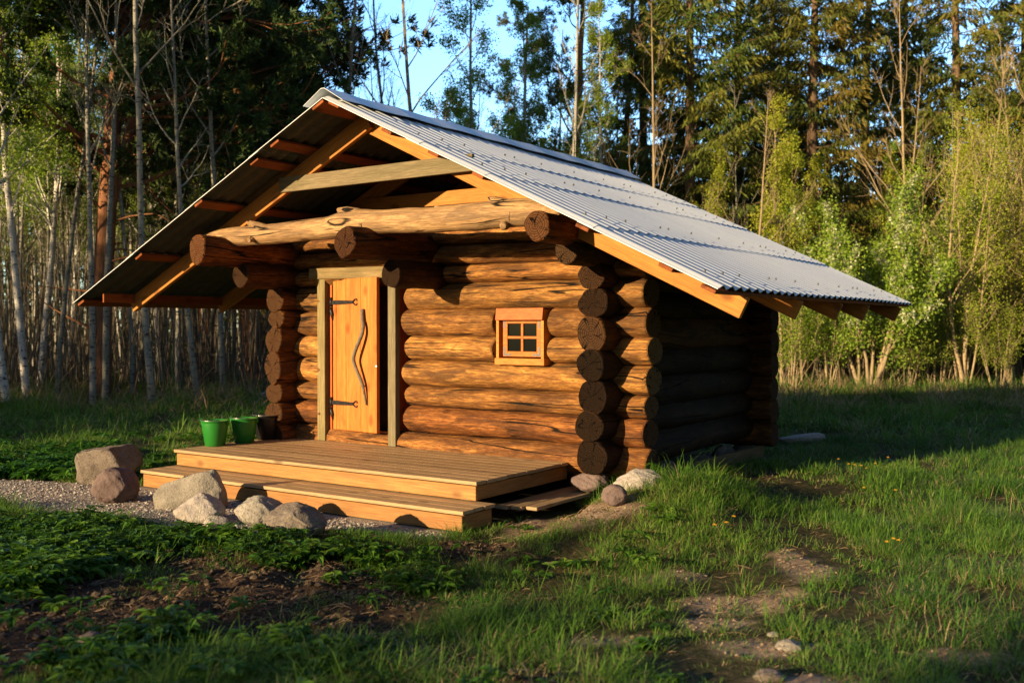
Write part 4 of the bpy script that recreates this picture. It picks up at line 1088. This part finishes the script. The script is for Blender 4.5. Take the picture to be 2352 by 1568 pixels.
# --- many thin trunks of the wood
cnt = 0
for j in range(170):
    u = rt.uniform(-250, 760); t = 23+abs(rt.normal())*9+rt.uniform(0, 3)
    k = rt.choice(['thin', 'thin', 'thin', 'aspen'])
    PT(k, u, t, rt.uniform(.75, 1.1), 'aspen_tree', 'thin grey trunk among many in the shaded wood left of the cabin', group='thin trunks in the shaded left wood', lean=lr(rt.normal()*.035))
for j in range(26):
    u = rt.uniform(-250, 420); t = rt.uniform(24, 38)
    PT('birch', u, t, rt.uniform(.75, 1.05), 'birch_tree', 'hazy green birch deep in the left wood', group='leafy birches deep in the left wood')
for j in range(16):
    u = rt.uniform(760, 1250); t = rt.uniform(31, 42)
    PT(rt.choice(['thin', 'bare', 'thin']), u, t, rt.uniform(.7, .95), 'aspen_tree', 'distant bare tree low in the sky gap above the ridge', group='distant bare trees above the ridge')
for j in range(9):
    u = rt.uniform(1040, 1480); t = rt.uniform(30, 40)
    PT('birch', u, t, rt.uniform(.55, .8), 'birch_tree', 'distant leafy birch low above the ridge', group='distant birches above the ridge')
for j in range(46):
    u = rt.uniform(1250, 2600); t = 27.5+abs(rt.normal())*6
    k = rt.choice(['thin', 'sapling', 'bare', 'thin', 'bare', 'sapling'])
    PT(k, u, t, rt.uniform(.6, .95), 'young_tree', 'slim young tree in the thicket in front of the spruces', group='young trees in the right thicket')
for j in range(7):
    u = rt.uniform(1780, 2600); t = rt.uniform(27, 31)
    PT('lowbush', u, t, rt.uniform(.8, 1.2), 'leafy_bush', 'dim leafy bush inside the right thicket', 'bush', group='bushes inside the right thicket')
# --- trees outside the photo whose shade falls over the yard and the left wood
def offcam(x, y, kind, s, i=0):
    m = MOD[kind][i % len(MOD[kind])]
    place_tree(m, x, y, rt.uniform(0, 6.28), s, {'spruce': 'spruce_tree', 'birch': 'birch_tree', 'aspen': 'aspen_tree', 'willow': 'willow_bush', 'lowbush': 'leafy_bush'}[kind], 'tree outside the photo that shades the yard', 'tree', group='trees outside the photo')
SD = np.array([.296, .955]); SP = np.array([.955, -.296])       # light travel on the ground, and across it
def LK(L, k): p = SP*L-SD*k; return p[0], p[1]
OFF = []
for L_, k_, kd, s_ in [(-18.8, 16.0, 'spruce', 0.71), (-19.9, 13.0, 'spruce', 0.75), (-21.1, 16.0, 'spruce', 0.58), (-22.2, 13.0, 'spruce', 0.50), (-23.4, 16.0, 'spruce', 0.50), (-24.5, 13.0, 'spruce', 0.50), (-25.7, 16.0, 'spruce', 0.50), (-26.8, 13.0, 'spruce', 0.50), (-28.0, 16.0, 'spruce', 0.50), (-29.1, 13.0, 'spruce', 0.50), (-30.3, 16.0, 'spruce', 0.50), (-31.4, 13.0, 'spruce', 0.50), (-32.6, 16.0, 'spruce', 0.50), (-33.7, 13.0, 'spruce', 0.50),
                       (-14.8, 15, 'lowbush', 1.2), (-15, 14.2, 'lowbush', 1.35), (-16.1, 15, 'lowbush', 1.4), (-17.2, 14, 'lowbush', 1.5), (-15.2, 12.6, 'lowbush', 1.1), (-15.6, 12.2, 'lowbush', 1.2), (-16.6, 12.4, 'lowbush', 1.3), (-17.8, 12.8, 'lowbush', 1.5)]:
    offcam(*LK(L_, k_), kd, s_)
for L_, k_, kd, s_ in [(-4.2, 15, 'lowbush', 1.15), (-2.6, 14, 'lowbush', 1.2), (-1.0, 15.5, 'lowbush', 1.25), (.6, 14.5, 'lowbush', 1.2), (2.4, 15, 'lowbush', 1.2), (4.2, 14, 'lowbush', 1.2),
                       (-5.4, 26, 'birch', .55), (-2.5, 24, 'birch', .6), (1, 26, 'birch', .6), (4, 25, 'birch', .6)]:
    offcam(*LK(L_, k_), kd, s_, int(abs(L_*3)))

# --- thicket: stems and leaf haze nobody could count
def far_woods():
    t = Tree(900); rs = t.rs
    for i in range(1100):
        u = rs.uniform(-700, 3000); tt = rs.uniform(38, 72); x, y = far(u, tt)
        h = rs.uniform(5, 9) if 720 < u < 1250 else rs.uniform(6, 13)
        P = np.array([[x, y, -.3], [x+rs.normal()*.15, y+rs.normal()*.15, h*.5], [x+rs.normal()*.5, y+rs.normal()*.5, h]])
        t.tube(P, rs.uniform(.04, .12), .02, 4, 1)
    n = 60000
    u = rs.uniform(-700, 3000, n); tt = rs.uniform(42, 72, n); z = rs.uniform(0, 1, n)**.8
    hmax = np.where((u > 720) & (u < 1230), 6.5, 11.5)*(.6+.6*vnoise(u/60, tt/6, 5)); z = z*hmax
    s_ = (u-1176)/FPX
    c = np.stack([Fh[0]*tt+Rh[0]*s_*tt, Fh[1]*tt+Rh[1]*s_*tt, z], -1)
    t.leaves(c, .34, .6, 0, .1)
    return t
t_ = far_woods(); t_.w[0] = [tube_np(np.array([[0, 60, -1.], [0, 60, -.6]]), np.array([.01, .01]), 3)]
mm = t_.build('f', M['bark_dark'], [M['leaf_dull']])
tag(link('far_woods', mm[1][1]), 'far off dense woodland closing the view behind the nearer trees', 'woodland', kind='stuff')
def thicket():
    t = Tree(901); rs = t.rs
    for i in range(2600):
        u = rs.uniform(-400, 2900); e = 20.6 if u < 800 else (20.6+(min(u, 1800)-800)/1000*5.2)
        tt = e+abs(rs.normal())*7+.3; x, y = far(u, tt)
        h = rs.uniform(1.2, 5.5)
        P = limb(rs, (x, y, -.05), (rs.normal()*.12, rs.normal()*.12, 1), h, 5, .07, .02)
        t.tube(P, rs.uniform(.006, .022), .003, 3, 1)
        if rs.random() < .5:
            p, d = along(P, rs.uniform(.3, .8)); t.tube(limb(rs, p, turn(rs, d, .6), h*.35, 4, .1, .05), .006, .003, 3, 1)
    n = 30000
    u = rs.uniform(-400, 2900, n); e = np.where(u < 800, 21.5, 21.5+(np.minimum(u, 1800)-800)/1000*5.0)
    tt = e+np.abs(rs.normal(size=n))*8+.5; s_ = (u-1176)/FPX
    z = rs.uniform(0, 1, n)**1.3*5.5*(.5+.8*vnoise(u/45, tt/2, 8))
    c = np.stack([Fh[0]*tt+Rh[0]*s_*tt, Fh[1]*tt+Rh[1]*s_*tt, z], -1)
    t.leaves(c, .06, .6, 0, .05)
    return t
t_ = thicket(); t_.w[0] = [tube_np(np.array([[0, 60, -1.], [0, 60, -.6]]), np.array([.01, .01]), 3)]
mm = t_.build('f', M['bark_dark'], [M['leaf_dull']])
tag(link('undergrowth', mm[1][1]), 'tangle of thin stems and dull leaves on the forest floor', 'undergrowth', kind='stuff')

# ------------------------------------------------------------------ grass
def blocked(x, y):
    b = (x > XL-.2) & (x < XR_+.2) & (y > 7.75) & (y < YB+.2)
    b |= (x > -8.5) & (x < -4.42) & (y > 5.95) & (y < 7.9)
    b |= (x > -4.8) & (x < -4.05) & (y > 6.6) & (y < 7.8)
    return b
def scatter(n, t0, t1, smin=-.64, smax=.64):
    t = np.sqrt(RNG.uniform(t0*t0, t1*t1, n)); s = RNG.uniform(smin, smax, n)
    return Fh[0]*t+Rh[0]*s*t, Fh[1]*t+Rh[1]*s*t, t
def blades(bx_, by_, h, w, az, lean, curl, tint):
    n = len(bx_); bz = gzero(bx_, by_)-.01
    dx, dy = np.cos(az), np.sin(az); px, py = -dy, dx
    V = np.empty((n, 7, 3), np.float32)
    for k, (f, wf) in enumerate(((0, .8), (.4, 1.0), (.75, .7))):
        off = lean*h*f+curl*h*f*f; zz = h*f*(1-.35*np.abs(lean+curl*f)*f)
        for j, sg in enumerate((-1, 1)):
            V[:, 2*k+j, 0] = bx_+dx*off+px*w*wf*.5*sg; V[:, 2*k+j, 1] = by_+dy*off+py*w*wf*.5*sg; V[:, 2*k+j, 2] = bz+zz
    off = lean*h+curl*h; V[:, 6, 0] = bx_+dx*off; V[:, 6, 1] = by_+dy*off; V[:, 6, 2] = bz+h*(1-.42*np.abs(lean+curl))
    b = np.arange(n)[:, None]*7
    Q = np.concatenate([b+np.array([[0, 1, 3, 2]]), b+np.array([[2, 3, 5, 4]])]); Tt = b+np.array([[4, 5, 6]])
    return V.reshape(-1, 3), Q, Tt, np.repeat(tint, 7)
def grass(name, ncl, per, t0, t1, hmean, wmean, label, dryness=.1, spread=.06, smin=-.64, smax=.64):
    x, y, t = scatter(ncl, t0, t1, smin, smax)
    gv, so, sa_ = gravel_f(x, y), soil_f(x, y), sand_f(x, y)
    lush = fbm(x*1.1, y*1.1, 55, 3)
    dens = np.clip((fbm(x*2.6, y*2.6, 61, 3)-.34)*3.6, .08, 1)
    keep = RNG.random(ncl) < dens*(1-gv)*(1-so*.93)*(1-sa_*.66)
    keep &= ~blocked(x, y)
    x, y, t, lush, so, sa_ = [a[keep] for a in (x, y, t, lush, so, sa_)]
    n = len(x); ch = hmean*(.45+1.5*np.clip(lush-.22, 0, .6)/.5)*RNG.uniform(.6, 1.4, n)*(1-.45*np.maximum(so, sa_))
    tuft_ = RNG.random(n) < .10; ch[tuft_] *= 1.5
    cdry = np.clip((fbm(x*1.7, y*1.7, 71, 3)-.46)*3, 0, .7)
    clr = np.clip(fbm(x*.9, y*.9, 81, 3)+RNG.normal(size=n)*.13, .05, .78)
    rep = np.repeat(np.arange(n), per); m = len(rep)
    r = np.abs(RNG.normal(size=m))*spread; a = RNG.uniform(0, 6.283, m)
    bx_ = x[rep]+r*np.cos(a); by_ = y[rep]+r*np.sin(a)
    az = a+RNG.normal(size=m)*.9; h = ch[rep]*RNG.uniform(.45, 1.25, m)
    lean = RNG.uniform(.05, .6, m)+r/spread*.12; curl = RNG.uniform(0, .75, m)
    w = wmean*RNG.uniform(.6, 1.35, m)
    tint = np.clip(clr[rep]+RNG.normal(size=m)*.10, 0, .80)
    dry = RNG.random(m) < (dryness+cdry[rep]*.35)
    tint[dry] = RNG.uniform(.87, 1, dry.sum()); lean[dry] *= 1.8; h[dry] *= .8
    V, Q, Tt, ti = blades(bx_, by_, h, w, az, lean, curl, tint)
    me = mesh_from(name, V, [Q, Tt], [M['grass']], smooth=False, attrs={'tint': ti})
    return tag(link(name, me), label, 'grass', kind='stuff')
grass('grass', 10500, 24, 2.6, 8.2, .082, .0034, 'short tufted green grass covering the near ground', .07, .055)
grass('grass', 10500, 20, 8.2, 13.5, .092, .0055, 'grass of the yard around the cabin', .08, .075, -.62, .62)
grass('grass', 15000, 15, 13.5, 29, .15, .013, 'taller meadow grass reaching the forest edge', .12, .12, -.62, .62)
for s0_, s1_ in ((.62, 1.5), (-1.5, -.62)):
    grass('grass', 5200, 18, 1.2, 9.5, .09, .006, 'short green grass just outside the %s of the photo' % ('right' if s0_ > 0 else 'left'), .08, .075, s0_, s1_)
    grass('grass', 7000, 12, 9.5, 27, .15, .014, 'meadow grass beyond the %s edge of the photo' % ('right' if s0_ > 0 else 'left'), .12, .14, s0_, s1_)
grass('grass', 900, 18, .9, 2.6, .08, .004, 'short grass right at the camera', .08, .06, -1.2, 1.2)
grass('dry_grass', 1500, 14, 17.5, 24, .42, .012, 'long dry grass standing along the forest edge', .75, .12, -.62, .62)

# broad leaved weeds
WEED = [patch(*a) for a in [(90, 1228, 280, 30), (430, 1262, 280, 28), (660, 1290, 190, 24), (200, 1300, 260, 32), (60, 1340, 140, 42), (960, 1325, 110, 34), (600, 1490, 240, 56), (420, 1560, 300, 50), (760, 1545, 140, 30), (1340, 1140, 110, 14), (80, 1068, 170, 34), (900, 1296, 110, 14), (1560, 1085, 60, 12)]]
def weed_f(x, y): return pf(x, y, WEED, 91)
def weeds(n, t0, t1, sc_=1.0):
    x, y, t = scatter(n, t0, t1, -.62, .2)
    f = weed_f(x, y)*np.clip((fbm(x*3.3, y*3.3, 97, 3)-.38)*4, .05, 1); k = (RNG.random(n) < f*(1-.99*gravel_f(x, y))+.012) & ~blocked(x, y)
    k &= (gravel_f(x, y) < .3) & ~((x > -8.8) & (x < -4.5) & (y > 5.3) & (y < 6.1)); x, y = x[k], y[k]; n = len(x); z = gzero(x, y); sp_ = .55+1.1*fbm(x*4, y*4, 99, 2)
    lush = .3+1.5*fbm(x*2.2, y*2.2, 93, 3); H = .080*sc_*lush*RNG.uniform(.4, 1.6, n)*(1-.6*gravel_f(x+.1, y+.35))
    Vs = []; Ts = []; ti = []; nv = 0
    for lf in range(4):
        a = RNG.uniform(0, 6.283, n); r = H*RNG.uniform(.2, .9, n); hx = x+np.cos(a)*r; hy = y+np.sin(a)*r; hz = z+H*RNG.uniform(.6, 1.1, n)
        # stalk
        sp = np.stack([-np.sin(a), np.cos(a), 0*a], -1)*.0016
        base = np.stack([x, y, z-.005], -1); top = np.stack([hx, hy, hz], -1)
        V = np.stack([base-sp, base+sp, top+sp, top-sp], 1); Vs.append(V.reshape(-1, 3)); b = nv+np.arange(n)[:, None]*4
        Ts.append(b+np.array([[0, 1, 2]])); Ts.append(b+np.array([[0, 2, 3]])); nv += 4*n; ti.append(np.full(4*n, .7))
        lt = np.clip(RNG.normal(.5, .18, n)+(sp_-1.1)*.9, 0, 1)
        for k_ in range(5):
            b2 = a+(k_-2)*.85+RNG.normal(size=n)*.15; sz_ = .042*sc_*sp_*RNG.uniform(.5, 1.5, n)*(1.15-abs(k_-2)*.15)
            d = np.stack([np.cos(b2), np.sin(b2), RNG.uniform(-.45, .35, n)], -1); q = np.stack([-np.sin(b2), np.cos(b2), 0*b2], -1); upv = np.array([0, 0, 1.0])
            s1 = sz_[:, None]
            tip = top+d*s1*1.25; md = top+d*s1*.5
            V = np.stack([top, md+q*s1*.36+upv*s1*.10, md+d*s1*.35+q*s1*.22+upv*s1*.05, tip-upv*s1*.22, md+d*s1*.35-q*s1*.22+upv*s1*.05, md-q*s1*.36+upv*s1*.10], 1)
            Vs.append(V.reshape(-1, 3)); b = nv+np.arange(n)[:, None]*6
            for tri in ((0, 1, 2), (0, 2, 3), (0, 3, 4), (0, 4, 5)): Ts.append(b+np.array([tri]))
            nv += 6*n; ti.append(np.repeat(lt, 6))
    me = mesh_from('weeds', np.concatenate(Vs), [np.concatenate(Ts)], [M['weed']], smooth=False, attrs={'tint': np.concatenate(ti)})
    return tag(link('weeds', me), 'leafy green weeds spreading in front of the boulders' if t0 < 5 else 'low leafy weeds beside the gravel path', 'weeds', kind='stuff')
weeds(13000, 3.6, 8.6); weeds(16000, 8.6, 14, 1.3)
def straw(n):
    x, y, t = scatter(n, 3.2, 11)
    k = RNG.random(n) < np.maximum(soil_f(x, y)*.55, sand_f(x, y)*.5)+.2; k &= ~blocked(x, y) & (gravel_f(x, y) < .4); x, y = x[k], y[k]; n = len(x)
    a = RNG.uniform(0, 3.1416, n); L = np.abs(RNG.normal(size=n))*.05+.02; w = RNG.uniform(.0008, .0022, n)
    b = a+RNG.normal(size=n)*.4
    p0 = np.stack([x, y, gzero(x, y)+.006+RNG.uniform(0, .012, n)], -1)
    x1, y1 = x+np.cos(a)*L*.5, y+np.sin(a)*L*.5; p1 = np.stack([x1, y1, gzero(x1, y1)+.010+RNG.uniform(0, .02, n)], -1)
    x2, y2 = x1+np.cos(b)*L*.5, y1+np.sin(b)*L*.5; p2 = np.stack([x2, y2, gzero(x2, y2)+.006+RNG.uniform(0, .02, n)], -1)
    q = np.stack([-np.sin(a), np.cos(a), 0*a+.6], -1)*w[:, None]
    V = np.stack([p0-q*.6, p0+q*.6, p1+q, p1-q, p2+q*.5, p2-q*.5], 1).reshape(-1, 3); b_ = np.arange(n)[:, None]*6
    Q = np.concatenate([b_+np.array([[0, 1, 2, 3]]), b_+np.array([[3, 2, 4, 5]])])
    tag(link('straw', mesh_from('straw', V, [Q], [M['straw']], attrs={'tint': np.repeat(RNG.random(n), 6)})), 'scattered dead stalks and straw lying on the bare patches', 'straw', kind='stuff')
straw(26000)
# gravel and crumbs of earth
def pebbles(name, n, t0, t1, fn, smin, smax, mat, label, cat, thr=.35, sink=.35):
    x, y, t = scatter(n, t0, t1, -.62, .62); k = RNG.random(n) < (fn(x, y)-.05); k &= ~blocked(x, y); x, y = x[k], y[k]; n = len(x)
    s = smin+(smax-smin)*RNG.random(n)**3
    base = np.array([[1, 0, 0], [-1, 0, 0], [0, 1, 0], [0, -1, 0], [0, 0, 1], [0, 0, -1], [.62, .62, .5], [-.62, .62, .5], [.62, -.62, .5], [-.62, -.62, .5]])
    tri = np.array([[0, 6, 8], [0, 2, 6], [2, 7, 6], [2, 1, 7], [1, 9, 7], [1, 3, 9], [3, 8, 9], [3, 0, 8], [4, 6, 7], [4, 7, 9], [4, 9, 8], [4, 8, 6]])
    J = base[None]*(1+RNG.normal(size=(n, 10, 1))*.16)*np.stack([RNG.uniform(.7, 1.3, n), RNG.uniform(.7, 1.3, n), RNG.uniform(.45, .9, n)], -1)[:, None]
    a = RNG.uniform(0, 6.28, n); c_, s_ = np.cos(a)[:, None], np.sin(a)[:, None]
    Xr = J[:, :, 0]*c_-J[:, :, 1]*s_; Yr = J[:, :, 0]*s_+J[:, :, 1]*c_
    V = np.stack([Xr, Yr, J[:, :, 2]], -1)*s[:, None, None]+np.stack([x, y, gzero(x, y)+s*sink*.5], -1)[:, None]
    Tt = (np.arange(n)[:, None, None]*10+tri[None]).reshape(-1, 3)
    tag(link(name, mesh_from(name, V.reshape(-1, 3), [Tt], [mat], attrs={'tint': np.repeat(RNG.random(n), 10)})), label, cat, kind='stuff')
M['gravel'] = leafmat('gravel_stone', [(0, (.20, .17, .15)), (.4, (.38, .33, .29)), (.75, (.54, .50, .45)), (1, (.72, .68, .62))], 0, .9)
M['crumb'] = leafmat('earth_crumb', [(0, (.03, .02, .013)), (1, (.12, .08, .055))], 0, .95)
M['sandbit'] = leafmat('sand_bits', [(0, (.16, .11, .07)), (1, (.40, .31, .22))], 0, .95)
pebbles('gravel', 150000, 5.5, 13, lambda x, y: gravel_f(x, y), .004, .015, M['gravel'], 'pale crushed gravel of the path and around the step', 'gravel')
pebbles('soil_crumbs', 40000, 3.2, 9, lambda x, y: soil_f(x, y)*.9, .004, .026, M['crumb'], 'dark crumbs of turned earth on the bare soil', 'soil')
pebbles('sand_grit', 60000, 3.2, 11, lambda x, y: sand_f(x, y)*.9, .002, .014, M['sandbit'], 'grit lying on the sandy bare patches', 'grit')
# small yellow flowers
yf = simple('yellow_petals', (.75, .42, .02), .6, 0, .1, 30)
fm = MB()
fm.tube([(0, 0, -.02), (.004, .002, .06), (.002, 0, .115)], [.0016, .0014, .0012], 5, 0)
for ring, (n_, rr2, zz) in enumerate(((11, .016, .116), (9, .011, .121))):
    for k_ in range(n_):
        a = 6.283*k_/n_+ring*.3; c_, s_ = math.cos(a), math.sin(a)
        fm.add([(.002+c_*.003, s_*.003, zz-.002), (.002+c_*rr2*.7-s_*.0035, s_*rr2*.7+c_*.0035, zz+.003), (.002+c_*rr2, s_*rr2, zz+.002), (.002+c_*rr2*.7+s_*.0035, s_*rr2*.7-c_*.0035, zz+.003)], [(0, 1, 2, 3)], 1)
fme = None
for k_, (u, v) in enumerate([(1949, 1092), (1962, 1094), (1978, 1096), (2040, 1075), (1990, 1102), (1984, 1150), (1640, 1222), (1667, 1222), (1685, 1216), (2037, 1284), (2064, 1280), (2052, 1276), (2056, 1155), (1925, 1080), (2010, 1090)]):
    x, y, z = G(u, v)
    if fme is None: o = fm.build('yellow_flower', [M['weed'], yf], loc=(x, y, z), fixn=False); fme = o.data
    else: o = link('yellow_flower', fme, loc=(x, y, z), rot=(0, 0, k_))
    tag(o, 'small yellow flower standing in the grass right of the cabin', 'flower', 'yellow flowers in the grass')
# lone tall weed on the bare soil
lw = MB(); lw.tube([(0, 0, 0), (.01, 0, .07), (.03, 0, .15)], [.003, .0028, .002], 6)
rl = np.random.default_rng(5)
for k_ in range(9):
    a = 6.283*k_/9+rl.uniform(-.2, .2); c_, s_ = math.cos(a), math.sin(a); L_ = rl.uniform(.05, .075); e = rl.uniform(-.012, .02); b0 = .145-.02*(k_ % 3)
    p0 = np.array([.03, 0, b0]); d_ = np.array([c_, s_, e/L_]); q_ = np.array([-s_, c_, 0])
    lw.add([p0, p0+d_*L_*.55+q_*.014+[0, 0, .006], p0+d_*L_+[0, 0, -.008], p0+d_*L_*.55-q_*.014+[0, 0, .006], p0+d_*L_*.55], [(0, 1, 2, 4), (0, 4, 2, 3)], 0)
x, y, z = G(386, 1402)
tag(lw.build('tall_weed', [M['weed']], loc=(x, y, z), fixn=False), 'single upright weed with a whorl of leaves alone on the bare soil', 'weed')

# ------------------------------------------------------------------ light, sky, camera
SUN_AZ = math.radians(197.2); SUN_EL = math.radians(11.8)
w = bpy.data.worlds.new('World'); sc.world = w; w.use_nodes = True
nt = w.node_tree; bg = nt.nodes['Background']; sky = nt.nodes.new('ShaderNodeTexSky'); sky.sky_type = 'NISHITA'
sky.sun_disc = False; sky.sun_elevation = SUN_EL; sky.sun_rotation = SUN_AZ; sky.air_density = 1.0; sky.dust_density = .6; sky.ozone_density = 1.5
tc_ = nt.nodes.new('ShaderNodeTexCoord'); sx_ = nt.nodes.new('ShaderNodeSeparateXYZ'); nt.links.new(tc_.outputs['Generated'], sx_.inputs[0])
rp_ = nt.nodes.new('ShaderNodeValToRGB'); nt.links.new(sx_.outputs[2], rp_.inputs[0])      # added brightening towards the zenith, lifts the roof and open ground
for e_, (p_q, c_q) in zip(rp_.color_ramp.elements, ((.0, (1, 1, 1, 1)), (.80, (1.6, 1.75, 1.95, 1)))): e_.position = p_q; e_.color = c_q
mx_ = nt.nodes.new('ShaderNodeVectorMath'); mx_.operation = 'MULTIPLY'; nt.links.new(sky.outputs[0], mx_.inputs[0]); nt.links.new(rp_.outputs[0], mx_.inputs[1])
# added sky glow along the north-west view, dimmed elsewhere to keep shadows deep
dp_ = nt.nodes.new('ShaderNodeVectorMath'); dp_.operation = 'DOT_PRODUCT'; nt.links.new(tc_.outputs['Generated'], dp_.inputs[0]); dp_.inputs[1].default_value = (-.55, .80, .22)
r2_ = nt.nodes.new('ShaderNodeValToRGB'); nt.links.new(dp_.outputs['Value'], r2_.inputs[0])
for e_, (p_q, c_q) in zip(r2_.color_ramp.elements, ((.62, (.15, .15, .155, 1)), (.93, (.74, .94, 1.14, 1)))): e_.position = p_q; e_.color = c_q
m2_ = nt.nodes.new('ShaderNodeVectorMath'); m2_.operation = 'MULTIPLY'; nt.links.new(mx_.outputs[0], m2_.inputs[0]); nt.links.new(r2_.outputs[0], m2_.inputs[1])
nt.links.new(m2_.outputs[0], bg.inputs[0]); bg.inputs[1].default_value = .21
sl = bpy.data.lights.new('sun', 'SUN'); sl.energy = 5.0; sl.angle = math.radians(.55); sl.color = (1.0, .72, .39)
so_ = bpy.data.objects.new('sun', sl); C.objects.link(so_)
tdir = Vector((SD[0]*math.cos(SUN_EL), SD[1]*math.cos(SUN_EL), -math.sin(SUN_EL)))
so_.rotation_euler = tdir.to_track_quat('-Z', 'Y').to_euler(); so_.location = (-10, -20, 20)
cam = bpy.data.cameras.new('camera'); co = bpy.data.objects.new('camera', cam); C.objects.link(co)
co.location = (0, 0, HC); co.rotation_euler = (math.pi/2-PIT, 0, YAW)
cam.sensor_width = 36; cam.lens = FPX/2352*36; cam.clip_end = 1000; cam.clip_start = .05
cam.dof.use_dof = True; cam.dof.focus_distance = 9.0; cam.dof.aperture_fstop = 2.0
sc.camera = co
sc.view_settings.view_transform = 'Standard'; sc.view_settings.look = 'None'; sc.view_settings.exposure = 0.95; sc.view_settings.gamma = 1
sc.cycles.max_bounces = 5; sc.cycles.diffuse_bounces = 1; sc.cycles.transparent_max_bounces = 4; sc.cycles.transmission_bounces = 2
sc.cycles.use_denoising = True
